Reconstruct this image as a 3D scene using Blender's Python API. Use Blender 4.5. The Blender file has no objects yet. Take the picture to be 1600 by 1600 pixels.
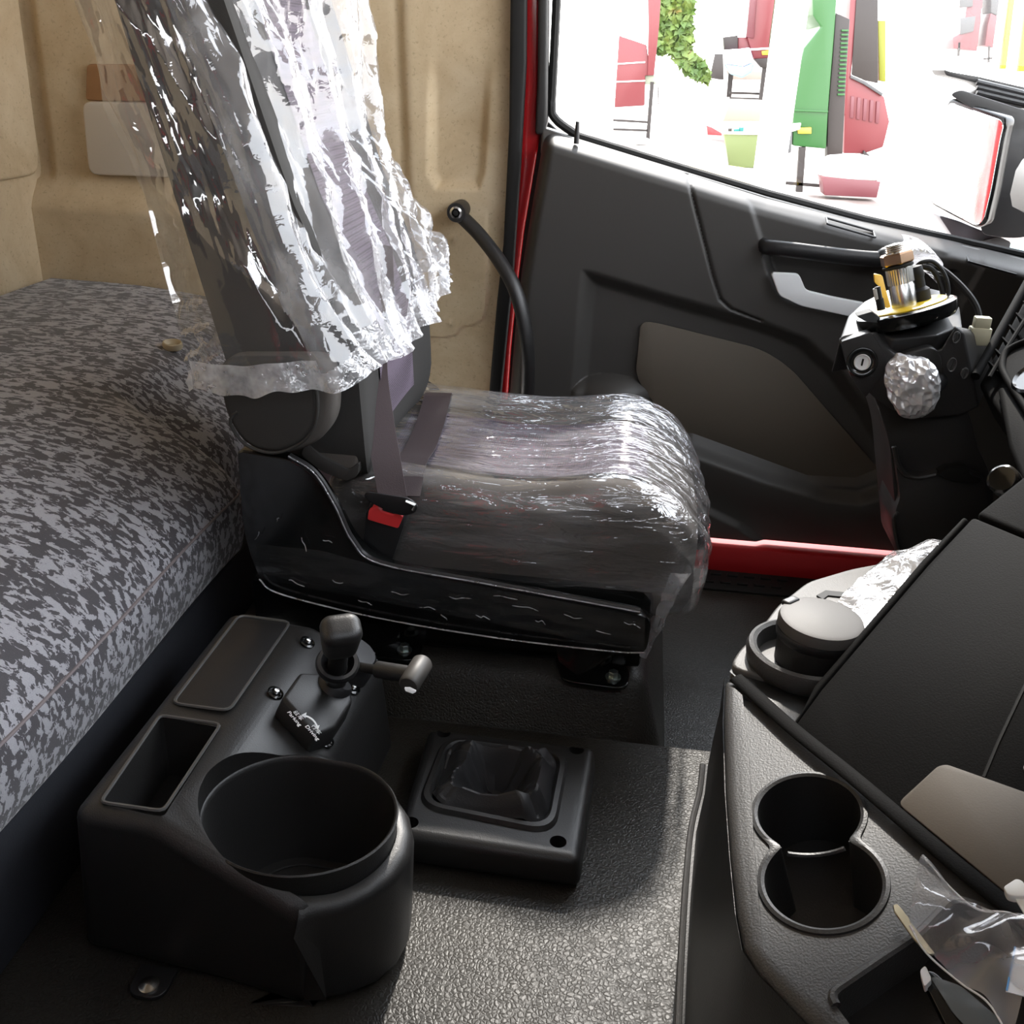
import bpy, bmesh, math, random
import numpy as np
from mathutils import Vector, Matrix

random.seed(7)
rng = np.random.default_rng(7)
S = bpy.context.scene
COL = S.collection

# ------------------------------------------------------------------ camera
FOC = 1550.0                      # focal length in pixels of a 1600 px frame
CAM = np.array([0.0, 0.0, 0.92])
_Y = np.array([220.0, -700.0, FOC]); _Y /= np.linalg.norm(_Y)
_zy = FOC * FOC / (220 * .04 + 700)
_D = np.array([-.04 * _zy, _zy, FOC]); _D /= np.linalg.norm(_D)
_Z = -_D
_X = np.cross(_Y, _Z)
ROT = np.array([_X, _Y, _Z])      # camera (right, down, forward) -> cab axes
cam_data = bpy.data.cameras.new('camera')
cam_data.sensor_width = 36.0
cam_data.lens = 36.0 * FOC / 1600.0
cam_data.clip_start = 0.02
cam_data.clip_end = 300
cam = bpy.data.objects.new('camera', cam_data)
COL.objects.link(cam)
_r, _d, _f = ROT[:, 0], ROT[:, 1], ROT[:, 2]
cam.matrix_world = Matrix(((_r[0], -_d[0], -_f[0], CAM[0]), (_r[1], -_d[1], -_f[1], CAM[1]),
                           (_r[2], -_d[2], -_f[2], CAM[2]), (0, 0, 0, 1)))
S.camera = cam

# ------------------------------------------------------------------ world, sun, exposure
W = bpy.data.worlds.new('sky'); S.world = W; W.use_nodes = True
_n = W.node_tree.nodes; _n.clear()
_o = _n.new('ShaderNodeOutputWorld'); _b = _n.new('ShaderNodeBackground')
_tc = _n.new('ShaderNodeTexCoord'); _sx = _n.new('ShaderNodeSeparateXYZ'); _cr = _n.new('ShaderNodeValToRGB')
W.node_tree.links.new(_tc.outputs['Generated'], _sx.inputs[0])
W.node_tree.links.new(_sx.outputs['Z'], _cr.inputs[0])
_cr.color_ramp.elements[0].position = 0.0; _cr.color_ramp.elements[0].color = (1.0, .98, .95, 1)
_cr.color_ramp.elements[1].position = 0.6; _cr.color_ramp.elements[1].color = (.86, .92, 1.0, 1)
W.node_tree.links.new(_cr.outputs[0], _b.inputs['Color'])
_b.inputs['Strength'].default_value = 6.0
W.node_tree.links.new(_b.outputs[0], _o.inputs['Surface'])
sun_data = bpy.data.lights.new('sun', 'SUN'); sun_data.energy = 4.6; sun_data.angle = math.radians(2.2)
sun_data.color = (1.0, .94, .86)
sun = bpy.data.objects.new('sun', sun_data); COL.objects.link(sun)
SUN_DIR = Vector((-.05, -.72, -.64)).normalized()
sun.rotation_euler = SUN_DIR.to_track_quat('-Z', 'Y').to_euler()
sun.location = (1, 8, 8)
S.view_settings.view_transform = 'Standard'
S.view_settings.look = 'None'
S.view_settings.exposure = 0.45
S.view_settings.gamma = 1.0
S.view_settings.use_curve_mapping = False
S.cycles.max_bounces = 10
S.cycles.transparent_max_bounces = 24
S.cycles.use_denoising = True
S.cycles.caustics_reflective = False
S.cycles.caustics_refractive = False

# ------------------------------------------------------------------ points from directions seen in the cab
def _ray(px, py): return ROT @ np.array([px - 800.0, py - 800.0, FOC])
def at_z(px, py, z): d = _ray(px, py); return CAM + d * (z - CAM[2]) / d[2]
def at_y(px, py, y): d = _ray(px, py); return CAM + d * (y - CAM[1]) / d[1]
def at_x(px, py, x): d = _ray(px, py); return CAM + d * (x - CAM[0]) / d[0]
def at_p(px, py, pl):
    p0, n = pl; d = _ray(px, py); return CAM + d * (np.dot(p0 - CAM, n) / np.dot(d, n))
def at_d(px, py, dist): return CAM + _ray(px, py) * dist / FOC
def plane3(a, b, c):
    n = np.cross(b - a, c - a); return (a, n / np.linalg.norm(n))
def unit(v): v = np.asarray(v, float); return v / np.linalg.norm(v)
def A(*p): return np.array(p, float)

# ------------------------------------------------------------------ materials
def new_mat(name):
    m = bpy.data.materials.new(name); m.use_nodes = True
    nt = m.node_tree; b = nt.nodes['Principled BSDF']
    return m, nt, b
def _coords(nt, scale=(1, 1, 1), rot=(0, 0, 0)):
    t = nt.nodes.new('ShaderNodeTexCoord'); mp = nt.nodes.new('ShaderNodeMapping')
    mp.inputs['Scale'].default_value = scale; mp.inputs['Rotation'].default_value = rot
    nt.links.new(t.outputs['Object'], mp.inputs[0]); return mp.outputs[0]
def _noise(nt, co, scale, detail=3, rough=.5, dist=0.0):
    n = nt.nodes.new('ShaderNodeTexNoise'); n.inputs['Scale'].default_value = scale
    n.inputs['Detail'].default_value = detail; n.inputs['Roughness'].default_value = rough
    n.inputs['Distortion'].default_value = dist
    nt.links.new(co, n.inputs['Vector']); return n.outputs[0]
def _ramp(nt, fac, stops, const=False):
    r = nt.nodes.new('ShaderNodeValToRGB'); e = r.color_ramp.elements
    if const: r.color_ramp.interpolation = 'CONSTANT'
    while len(e) < len(stops): e.new(.5)
    for k, (p, c) in enumerate(stops):
        e[k].position = p; e[k].color = (*c, 1) if len(c) == 3 else c
    nt.links.new(fac, r.inputs[0]); return r.outputs[0]
def _bump(nt, h, strength, dist, bsdf, prev=None):
    b = nt.nodes.new('ShaderNodeBump'); b.inputs['Strength'].default_value = strength
    b.inputs['Distance'].default_value = dist; nt.links.new(h, b.inputs['Height'])
    if prev is not None: nt.links.new(prev, b.inputs['Normal'])
    if bsdf is not None: nt.links.new(b.outputs[0], bsdf.inputs['Normal'])
    return b.outputs[0]
def plain(name, c, rough=.5, metal=0.0, spec=.5, bump=0, bscale=400, bdist=.0004, vary=0.0):
    m, nt, b = new_mat(name)
    b.inputs['Base Color'].default_value = (*c, 1); b.inputs['Roughness'].default_value = rough
    b.inputs['Metallic'].default_value = metal; b.inputs['Specular IOR Level'].default_value = spec
    co = _coords(nt)
    if vary:
        o = _ramp(nt, _noise(nt, co, 7, 4), [(.3, [v * (1 - vary) for v in c]), (.7, [min(1, v * (1 + vary)) for v in c])])
        nt.links.new(o, b.inputs['Base Color'])
    if bump: _bump(nt, _noise(nt, co, bscale, 2), bump, bdist, b)
    return m

def leather_mat():
    m, nt, b = new_mat('floor_vinyl')
    co = _coords(nt)
    n = nt.nodes.new('ShaderNodeVectorMath'); n.operation = 'ADD'
    nz = nt.nodes.new('ShaderNodeTexNoise'); nz.inputs['Scale'].default_value = 90; nt.links.new(co, nz.inputs['Vector'])
    sc = nt.nodes.new('ShaderNodeVectorMath'); sc.operation = 'SCALE'; sc.inputs['Scale'].default_value = .006
    nt.links.new(nz.outputs['Color'], sc.inputs[0]); nt.links.new(co, n.inputs[0]); nt.links.new(sc.outputs[0], n.inputs[1])
    v = nt.nodes.new('ShaderNodeTexVoronoi'); v.feature = 'DISTANCE_TO_EDGE'; v.inputs['Scale'].default_value = 190
    nt.links.new(n.outputs[0], v.inputs['Vector'])
    h = _ramp(nt, v.outputs['Distance'], [(.0, (0, 0, 0)), (.28, (1, 1, 1))])
    c = _ramp(nt, _noise(nt, co, 5, 4), [(.3, (.018, .0165, .0145)), (.7, (.032, .029, .024))])
    nt.links.new(c, b.inputs['Base Color'])
    b.inputs['Roughness'].default_value = .46; b.inputs['Specular IOR Level'].default_value = .42
    _bump(nt, h, .42, .0010, b)
    return m

def bunk_fabric():
    m, nt, b = new_mat('bunk_fabric')
    co = _coords(nt, (1.0, 1.0, 1.0), (0, 0, -.22))
    mp = nt.nodes.new('ShaderNodeMapping'); mp.inputs['Scale'].default_value = (.62, 1.35, 1.0)
    nt.links.new(co, mp.inputs[0])
    f1 = _noise(nt, mp.outputs[0], 74, 4, .62, .5)
    # woven ring motif
    v = nt.nodes.new('ShaderNodeTexVoronoi'); v.inputs['Scale'].default_value = 19; v.inputs['Randomness'].default_value = .2
    nt.links.new(co, v.inputs['Vector'])
    ring = _ramp(nt, v.outputs['Distance'], [(.0, (0, 0, 0)), (.10, (0, 0, 0)), (.2, (.22, .22, .22)), (.3, (.06, .06, .06)), (.5, (.0, .0, .0))])
    ad = nt.nodes.new('ShaderNodeMath'); ad.operation = 'MULTIPLY_ADD'; ad.inputs[1].default_value = .55
    nt.links.new(ring, ad.inputs[0]); nt.links.new(f1, ad.inputs[2])
    c = _ramp(nt, ad.outputs[0], [(.0, (.060, .056, .064)), (.515, (.060, .056, .064)), (.53, (.37, .365, .395)), (1, (.41, .405, .435))])
    thread = _noise(nt, co, 900, 2)
    mx = nt.nodes.new('ShaderNodeMixRGB'); mx.blend_type = 'MULTIPLY'; mx.inputs[0].default_value = .5
    nt.links.new(c, mx.inputs[1]); nt.links.new(_ramp(nt, thread, [(.3, (.6, .6, .6)), (.7, (1, 1, 1))]), mx.inputs[2])
    nt.links.new(mx.outputs[0], b.inputs['Base Color'])
    b.inputs['Roughness'].default_value = .8; b.inputs['Sheen Weight'].default_value = .25; b.inputs['Sheen Roughness'].default_value = .5
    _bump(nt, thread, .3, .0006, b)
    return m

def headliner_mat():
    m, nt, b = new_mat('beige_lining')
    co = _coords(nt)
    a = _noise(nt, co, 9, 6, .65, .4)
    s = _noise(nt, co, 160, 3, .6)
    c = _ramp(nt, a, [(.32, (.54, .415, .26)), (.52, (.63, .505, .335)), (.72, (.70, .585, .41))])
    d = _ramp(nt, s, [(.28, (.62, .58, .52)), (.42, (1, 1, 1))])
    mx = nt.nodes.new('ShaderNodeMixRGB'); mx.blend_type = 'MULTIPLY'; mx.inputs[0].default_value = .6
    nt.links.new(c, mx.inputs[1]); nt.links.new(d, mx.inputs[2]); nt.links.new(mx.outputs[0], b.inputs['Base Color'])
    b.inputs['Roughness'].default_value = .62; b.inputs['Specular IOR Level'].default_value = .3
    _bump(nt, s, .18, .0008, b)
    return m

def film_mat(name, refl=.25, rough=.06, haze=.06, bump=.5, bscale=60, stretch=(1, 1, 1), tint=(1, 1, 1), streak=0.0):
    """clear plastic film: mostly see-through, mirror sheen, a little milky"""
    m = bpy.data.materials.new(name); m.use_nodes = True
    nt = m.node_tree; nt.nodes.clear(); L = nt.links
    out = nt.nodes.new('ShaderNodeOutputMaterial')
    tr = nt.nodes.new('ShaderNodeBsdfTransparent'); tr.inputs[0].default_value = (*tint, 1)
    gl = nt.nodes.new('ShaderNodeBsdfGlossy'); gl.inputs['Roughness'].default_value = rough; gl.inputs['Color'].default_value = (.96, .95, .96, 1)
    df = nt.nodes.new('ShaderNodeBsdfDiffuse'); df.inputs['Color'].default_value = (.85, .85, .88, 1)
    tl = nt.nodes.new('ShaderNodeBsdfTranslucent'); tl.inputs['Color'].default_value = (.85, .85, .88, 1)
    co = _coords(nt, stretch)
    nz = _noise(nt, co, bscale, 3, .55, .6)
    bn = _bump(nt, nz, bump, .01, None)
    L.new(bn, gl.inputs['Normal'])
    lf = nt.nodes.new('ShaderNodeLayerWeight'); lf.inputs['Blend'].default_value = .5; L.new(bn, lf.inputs['Normal'])
    lw = nt.nodes.new('ShaderNodeMath'); lw.operation = 'POWER'; lw.inputs[1].default_value = 4.0; L.new(lf.outputs['Facing'], lw.inputs[0])
    ma = nt.nodes.new('ShaderNodeMath'); ma.operation = 'MULTIPLY_ADD'; ma.use_clamp = True
    ma.inputs[1].default_value = .9; ma.inputs[2].default_value = refl + .04
    L.new(lw.outputs[0], ma.inputs[0])
    milky = nt.nodes.new('ShaderNodeMixShader'); milky.inputs[0].default_value = .5
    L.new(df.outputs[0], milky.inputs[1]); L.new(tl.outputs[0], milky.inputs[2])
    m1 = nt.nodes.new('ShaderNodeMixShader'); m1.inputs[0].default_value = haze
    if streak:
        st = _ramp(nt, _noise(nt, co, bscale * .45, 3, .6), [(.42, (haze, haze, haze)), (.72, (min(1, haze + streak),) * 3)])
        L.new(st, m1.inputs[0])
    L.new(tr.outputs[0], m1.inputs[1]); L.new(milky.outputs[0], m1.inputs[2])
    m2 = nt.nodes.new('ShaderNodeMixShader'); L.new(ma.outputs[0], m2.inputs[0])
    L.new(m1.outputs[0], m2.inputs[1]); L.new(gl.outputs[0], m2.inputs[2])
    L.new(m2.outputs[0], out.inputs[0])
    return m

def weave_mat(name, c1, c2, scale):
    m, nt, b = new_mat(name)
    co = _coords(nt)
    v = nt.nodes.new('ShaderNodeTexVoronoi'); v.inputs['Scale'].default_value = scale; v.inputs['Randomness'].default_value = .12
    nt.links.new(co, v.inputs['Vector'])
    nt.links.new(_ramp(nt, v.outputs['Distance'], [(.28, c1), (.5, c2)]), b.inputs['Base Color'])
    b.inputs['Roughness'].default_value = .8
    _bump(nt, v.outputs['Distance'], .4, .001, b)
    return m

def leaves_mat():
    m, nt, b = new_mat('hedge_leaf')
    co = _coords(nt)
    nt.links.new(_ramp(nt, _noise(nt, co, 1.7, 3), [(.35, (.05, .10, .015)), (.6, (.12, .17, .03)), (.75, (.2, .07, .03))]), b.inputs['Base Color'])
    b.inputs['Roughness'].default_value = .6
    return m

M = {}
M['plastic'] = plain('black_plastic', (.013, .013, .014), .42, spec=.5, bump=.35, bscale=900, bdist=.0005)
M['plastic_soft'] = plain('matt_black_plastic', (.0145, .014, .014), .44, spec=.6, bump=.4, bscale=650, bdist=.0006)
M['plastic_grain'] = plain('grained_black_plastic', (.046, .045, .044), .48, spec=.5, bump=.4, bscale=620, bdist=.0008)
M['door'] = plain('door_trim_plastic', (.044, .041, .038), .5, spec=.45, bump=.25, bscale=800, bdist=.0004)
M['gloss'] = plain('gloss_black', (.006, .0065, .0065), .16, spec=.6)
M['rubber'] = plain('rubber', (.012, .012, .012), .6, spec=.3)
M['inlay'] = plain('brown_inlay', (.105, .088, .070), .6, spec=.35, bump=.2, bscale=700, bdist=.0003)
M['column'] = plain('column_plastic', (.034, .033, .033), .42, spec=.55, bump=.3, bscale=700, bdist=.0005)
M['rail'] = plain('door_rail_plastic', (.07, .067, .063), .34, spec=.9)
M['matt'] = plain('matt_dash_black', (.0055, .0053, .0052), .72, spec=.06, bump=.35, bscale=650, bdist=.0006)
M['leather'] = leather_mat()
M['bunk'] = bunk_fabric()
M['bunk_base'] = plain('bunk_base_lining', (.020, .021, .026), .8, spec=.2, bump=.4, bscale=500, bdist=.0008)
M['beige'] = headliner_mat()
M['roof'] = plain('darkened_lining', (.16, .13, .10), .8, vary=.1)  # beige made darker so the roof and near wall bounce less light
M['beige_panel'] = plain('pale_panel', (.66, .60, .52), .55, spec=.3, bump=.15, bscale=500)
M['brown_wood'] = plain('brown_lining', (.42, .22, .10), .6, vary=.2)
M['red'] = plain('red_paint', (.42, .012, .016), .18, spec=.6)
M['red_sill'] = plain('red_sill_paint', (.48, .012, .016), .55, spec=.3)
M['rim_line'] = plain('polished_plastic_edge', (.075, .074, .073), .32, spec=.6)
M['seat_fabric'] = plain('grey_seat_fabric', (.098, .088, .080), .85, spec=.2, bump=.5, bscale=900, bdist=.0006)
M['seat_side'] = plain('dark_seat_fabric', (.040, .038, .036), .8, spec=.25, bump=.4, bscale=800, bdist=.0006)
M['seat_mesh'] = weave_mat('seat_mesh', (.030, .021, .030), (.125, .095, .13), 270)
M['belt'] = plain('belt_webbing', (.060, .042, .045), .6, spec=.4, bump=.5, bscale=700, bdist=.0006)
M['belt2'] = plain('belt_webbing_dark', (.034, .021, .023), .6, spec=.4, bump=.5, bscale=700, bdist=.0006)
M['red_button'] = plain('red_button', (.85, .05, .055), .35)
M['steel'] = plain('steel', (.62, .62, .60), .25, metal=1)
M['zinc'] = plain('zinc_bolt', (.50, .56, .54), .35, metal=1)
M['silver'] = plain('silver_paint', (.82, .83, .84), .36, metal=.0, spec=.5)
M['copper'] = plain('bronze_nut', (.50, .33, .22), .28, metal=1)
M['yellow'] = plain('yellow_plate', (.72, .50, .02), .35)
M['amber'] = plain('amber_plastic', (.80, .38, .03), .35)
M['white'] = plain('white_plastic', (.80, .80, .76), .4)
M['cream'] = plain('cream_plastic', (.75, .72, .52), .4)
M['paper'] = plain('paper', (.80, .82, .86), .7)
M['blue'] = plain('blue_print', (.10, .30, .62), .6)
M['print'] = plain('white_print', (.85, .85, .85), .6)
M['boot'] = plain('boot_leatherette', (.022, .022, .024), .48, spec=.5, bump=.4, bscale=500, bdist=.0005)
M['film_bag'] = film_mat('bag_film', refl=.035, rough=.05, haze=.15, bump=.10, bscale=45, streak=.25)
M['film_bag_side'] = film_mat('bag_film_side', refl=.15, rough=.05, haze=.05, bump=.08, bscale=40)
M['film_hem'] = film_mat('bag_film_hem', refl=.08, rough=.10, haze=.30, bump=.5, bscale=70, streak=.35)
M['film_bag_clear'] = film_mat('bag_film_clear', refl=.02, rough=.06, haze=.03, bump=.08, bscale=30)
M['film_seat'] = film_mat('seat_film', refl=.12, rough=.06, haze=.06, bump=.75, bscale=38, stretch=(.30, 1.4, 1.4), streak=.34)
M['film_thin'] = film_mat('thin_film', refl=.02, rough=.08, haze=.22, bump=.2, bscale=30, streak=.3)
M['film_white'] = film_mat('white_film', refl=.2, rough=.2, haze=.6, bump=.5, bscale=60)
M['glass'] = film_mat('window_glass', refl=-.022, rough=.0, haze=.0, bump=0, bscale=5)
M['mirror'] = plain('mirror_glass', (.92, .92, .92), .02, metal=1)
M['ground'] = plain('yard_concrete', (.5, .47, .43), .8)
_nt = M['ground'].node_tree
_nt.links.new(_ramp(_nt, _noise(_nt, _coords(_nt), .55, 4, .55), [(.40, (.13, .095, .082)), (.52, (.42, .38, .34)), (.66, (.60, .57, .53))]), _nt.nodes['Principled BSDF'].inputs['Base Color'])
M['outer_red'] = plain('outer_red', (.15, .026, .030), .35)
M['outer_pink'] = plain('outer_pink', (.13, .035, .042), .4)
M['outer_green'] = plain('outer_green', (.016, .085, .016), .35)
M['outer_dark'] = plain('outer_dark', (.022, .016, .014), .5)
M['outer_white'] = plain('outer_white', (.85, .83, .80), .5)
M['outer_yellow'] = plain('outer_yellow', (.20, .21, .012), .45)
M['outer_lime'] = plain('crate_lime', (.13, .16, .055), .5)
M['outer_grey'] = plain('outer_grey', (.07, .07, .072), .5)
M['teal'] = plain('outer_teal', (.01, .13, .13), .4)
M['leaf'] = leaves_mat()

# ------------------------------------------------------------------ geometry helpers (each returns verts, faces)
def rounded(poly, r, n=4):
    """fillet the corners of a planar polygon given as 3-D points; r scalar or list"""
    P = [np.asarray(p, float) for p in poly]; out = []
    for i, p in enumerate(P):
        rr = r[i] if isinstance(r, (list, tuple)) else r
        a, b = P[i - 1] - p, P[(i + 1) % len(P)] - p
        la, lb = np.linalg.norm(a), np.linalg.norm(b)
        if rr <= 0 or la < 1e-9 or lb < 1e-9: out.append(p); continue
        t = min(rr, la * .48, lb * .48)
        s, e = p + a / la * t, p + b / lb * t
        for k in range(n + 1):
            u = k / n; out.append(s * (1 - u) ** 2 + p * 2 * u * (1 - u) + e * u * u)
    return out
def from_bm(bm):
    bm.verts.index_update()
    g = ([np.array(v.co) for v in bm.verts], [[v.index for v in f.verts] for f in bm.faces]); bm.free(); return g
def prism(poly, off, bev=0.0, seg=3, ang=.5):
    bm = bmesh.new(); off = Vector([float(c) for c in off])
    vs = [bm.verts.new([float(c) for c in p]) for p in poly]
    f = bm.faces.new(vs)
    r = bmesh.ops.extrude_face_region(bm, geom=[f])
    bmesh.ops.translate(bm, vec=off, verts=[g for g in r['geom'] if isinstance(g, bmesh.types.BMVert)])
    bmesh.ops.recalc_face_normals(bm, faces=bm.faces)
    if bev:
        es = [e for e in bm.edges if len(e.link_faces) == 2 and e.calc_face_angle(0) > ang]
        bmesh.ops.bevel(bm, geom=es, offset=bev, segments=seg, profile=.5, affect='EDGES', clamp_overlap=True)
    return from_bm(bm)
def solid(verts, faces, bev=0.0, seg=3, ang=.25, clamp=True):
    bm = bmesh.new(); vs = [bm.verts.new([float(c) for c in p]) for p in verts]
    for f in faces: bm.faces.new([vs[i] for i in f])
    bmesh.ops.recalc_face_normals(bm, faces=bm.faces)
    if bev:
        es = [e for e in bm.edges if len(e.link_faces) == 2 and e.calc_face_angle(0) > ang]
        bmesh.ops.bevel(bm, geom=es, offset=bev, segments=seg, profile=.5, affect='EDGES', clamp_overlap=clamp)
    return from_bm(bm)
def box(lo, hi, bev=0.0, seg=2):
    (x0, y0, z0), (x1, y1, z1) = lo, hi
    return prism([(x0, y0, z0), (x1, y0, z0), (x1, y1, z0), (x0, y1, z0)], (0, 0, z1 - z0), bev, seg)
def frame_of(axis):
    w = unit(axis); a = A(0, 0, 1) if abs(w[2]) < .9 else A(1, 0, 0)
    u = unit(np.cross(a, w)); return u, np.cross(w, u), w
def lathe(profile, org, axis=(0, 0, 1), seg=32, sx=1.0, sy=1.0):
    u, v, w = frame_of(axis); V = []; F = []; n = len(profile)
    for k in range(seg):
        t = 2 * math.pi * k / seg
        for r, h in profile: V.append(np.asarray(org) + u * r * math.cos(t) * sx + v * r * math.sin(t) * sy + w * h)
    for k in range(seg):
        k2 = (k + 1) % seg
        for j in range(n - 1): F.append([k * n + j, k2 * n + j, k2 * n + j + 1, k * n + j + 1])
    if profile[0][0] > 1e-6: F.append([k * n for k in range(seg)][::-1])
    if profile[-1][0] > 1e-6: F.append([k * n + n - 1 for k in range(seg)])
    return V, F
def spline(pts, n=8):
    P = [np.asarray(p, float) for p in pts]; out = []
    for i in range(len(P) - 1):
        a = P[i - 1] if i else 2 * P[0] - P[1]; b, c = P[i], P[i + 1]
        d = P[i + 2] if i + 2 < len(P) else 2 * P[-1] - P[-2]
        for k in range(n):
            t = k / n
            out.append(.5 * ((2 * b) + (c - a) * t + (2 * a - 5 * b + 4 * c - d) * t * t + (3 * b - a - 3 * c + d) * t ** 3))
    out.append(P[-1]); return out
def tube(path, r, seg=10, flat=1.0, up=None):
    V = []; F = []; n = len(path); prev = None
    for i, p in enumerate(path):
        w = unit(path[min(i + 1, n - 1)] - path[max(i - 1, 0)])
        if prev is None:
            u = frame_of(w)[0] if up is None else unit(np.cross(up, w))
        else:
            u = unit(prev - w * np.dot(prev, w))
        prev = u; v = np.cross(w, u)
        rr = r[i] if hasattr(r, '__len__') else r
        for k in range(seg):
            t = 2 * math.pi * k / seg
            V.append(p + u * rr * math.cos(t) + v * rr * flat * math.sin(t))
    for i in range(n - 1):
        for k in range(seg):
            k2 = (k + 1) % seg; F.append([i * seg + k, i * seg + k2, (i + 1) * seg + k2, (i + 1) * seg + k])
    F.append(list(range(seg))[::-1]); F.append([(n - 1) * seg + k for k in range(seg)])
    return V, F
def loft(rings, closed=True, cap0=False, cap1=False):
    V = [p for r in rings for p in r]; n = len(rings[0]); F = []
    for i in range(len(rings) - 1):
        for k in range(n if closed else n - 1):
            k2 = (k + 1) % n; F.append([i * n + k, i * n + k2, (i + 1) * n + k2, (i + 1) * n + k])
    if cap0: F.append(list(range(n))[::-1])
    if cap1: F.append([(len(rings) - 1) * n + k for k in range(n)])
    return V, F
def gridmesh(P):
    """P: array (nu, nv, 3)"""
    nu, nv = P.shape[:2]; V = list(P.reshape(-1, 3))
    F = [[i * nv + j, (i + 1) * nv + j, (i + 1) * nv + j + 1, i * nv + j + 1] for i in range(nu - 1) for j in range(nv - 1)]
    return V, F
def rbox(size, r, n=16, center=(0, 0, 0)):
    """box with all edges rounded, dense enough to be deformed"""
    hx = np.asarray(size, float) / 2
    bm = bmesh.new(); bmesh.ops.create_cube(bm, size=2.0)
    bmesh.ops.subdivide_edges(bm, edges=bm.edges[:], cuts=n - 1, use_grid_fill=True)
    V, F = from_bm(bm); V = np.array(V)
    V = np.sign(V) * np.abs(V) ** .8
    P = V * hx; inner = np.clip(P, -(hx - r), hx - r); d = P - inner
    # spread the rim rows over the rounding
    ln = np.linalg.norm(d, axis=1, keepdims=True); ln[ln == 0] = 1
    P = inner + d / ln * r * (np.linalg.norm(d, axis=1, keepdims=True) > 0)
    return list(P + np.asarray(center)), F
def join(*gs):
    V = []; F = []
    for v, f in gs:
        o = len(V); V += list(v); F += [[i + o for i in q] for q in f]
    return V, F
def xf(g, fn): return [fn(np.asarray(v)) for v in g[0]], g[1]
def ribbon(path, widths, thick):
    """flat band: path points, width vectors (half), thickness vector"""
    rings = []
    for p, w in zip(path, widths):
        t = np.asarray(thick)
        rings.append([p - w, p + w, p + w + t, p - w + t])
    return loft(rings, True, True, True)

def inpoly(P, poly):
    x, y = P[..., 0], P[..., 1]; ins = np.zeros(x.shape, bool); n = len(poly)
    for i in range(n):
        (x1, y1), (x2, y2) = poly[i], poly[(i + 1) % n]
        c = ((y1 > y) != (y2 > y)) & (x < (x2 - x1) * (y - y1) / (y2 - y1 + 1e-15) + x1); ins ^= c
    return ins
def dline(P, line, closed=False):
    d = np.full(P.shape[:-1], 1e9); L = list(line) + ([line[0]] if closed else [])
    for (x1, y1), (x2, y2) in zip(L[:-1], L[1:]):
        ax, ay = x2 - x1, y2 - y1; t = np.clip(((P[..., 0] - x1) * ax + (P[..., 1] - y1) * ay) / (ax * ax + ay * ay + 1e-15), 0, 1)
        d = np.minimum(d, np.hypot(P[..., 0] - x1 - t * ax, P[..., 1] - y1 - t * ay))
    return d
def sdf(P, poly):
    d = dline(P, poly, True); return np.where(inpoly(P, poly), d, -d)      # positive inside
def sstep(d, a, b): t = np.clip((d - a) / (b - a), 0, 1); return t * t * (3 - 2 * t)
def cellular(P, n, lo, hi, seed=0):
    r = np.random.default_rng(seed); c = r.uniform(lo, hi, (n, len(lo)))
    out = np.empty(len(P)); k = np.empty(len(P), int)
    for s in range(0, len(P), 4000):
        d = np.linalg.norm(P[s:s + 4000, None, :] - c[None], axis=2); k[s:s + 4000] = d.argmin(1); out[s:s + 4000] = d.min(1)
    return out, k
def tri(t): return np.abs((t % 1.0) * 2 - 1)

# ------------------------------------------------------------------ objects
ORG = {}
def _props(o, label=None, cat=None, group=None, kind=None):
    if label: o['label'] = label
    if cat: o['category'] = cat
    if group: o['group'] = group
    if kind: o['kind'] = kind
def thing(name, loc, label, cat, group=None, kind=None):
    o = bpy.data.objects.new(name, None); COL.objects.link(o)
    o.location = [float(c) for c in loc]; o.empty_display_size = .05
    ORG[o.name] = np.asarray(loc, float); _props(o, label, cat, group, kind); return o
def obj(name, g, mat, parent=None, label=None, cat=None, group=None, kind=None, smooth=True, sharp=40):
    V = np.array([np.asarray(v, float) for v in g[0]])
    if parent is not None: org = ORG[parent.name]
    else: org = A((V[:, 0].min() + V[:, 0].max()) / 2, (V[:, 1].min() + V[:, 1].max()) / 2, V[:, 2].min())
    me = bpy.data.meshes.new(name)
    me.from_pydata((V - org).tolist(), [], [list(map(int, f)) for f in g[1]]); me.validate()
    bm = bmesh.new(); bm.from_mesh(me); bmesh.ops.recalc_face_normals(bm, faces=bm.faces); bm.to_mesh(me); bm.free()
    if smooth:
        me.shade_smooth(); me.set_sharp_from_angle(angle=math.radians(sharp))
    me.materials.append(M[mat] if isinstance(mat, str) else mat)
    o = bpy.data.objects.new(name, me); COL.objects.link(o)
    if parent is not None: o.parent = parent; o.location = (0, 0, 0)
    else: o.location = org.tolist()
    ORG[o.name] = org
    _props(o, label, cat, group, kind); return o
def carve(o, *cutters):
    """subtract closed shapes from o for good"""
    for c in cutters:
        t = obj('cutter', c, 'plastic'); 
        md = o.modifiers.new('b', 'BOOLEAN'); md.operation = 'DIFFERENCE'; md.object = t; md.solver = 'EXACT'
        bpy.context.view_layer.update()
        me = bpy.data.meshes.new_from_object(o.evaluated_get(bpy.context.evaluated_depsgraph_get()))
        o.modifiers.clear(); old = o.data; o.data = me; bpy.data.meshes.remove(old)
        tm = t.data; bpy.data.objects.remove(t); bpy.data.meshes.remove(tm)
    o.data.shade_smooth(); o.data.set_sharp_from_angle(angle=math.radians(35))
    return o
def dup(o, parent=None, offset=(0, 0, 0)):
    c = o.copy(); COL.objects.link(c); c.parent = parent if parent is not None else o.parent
    c.location = Vector(o.location) + Vector([float(v) for v in offset])
    ORG[c.name] = ORG[o.name]; return c

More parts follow.
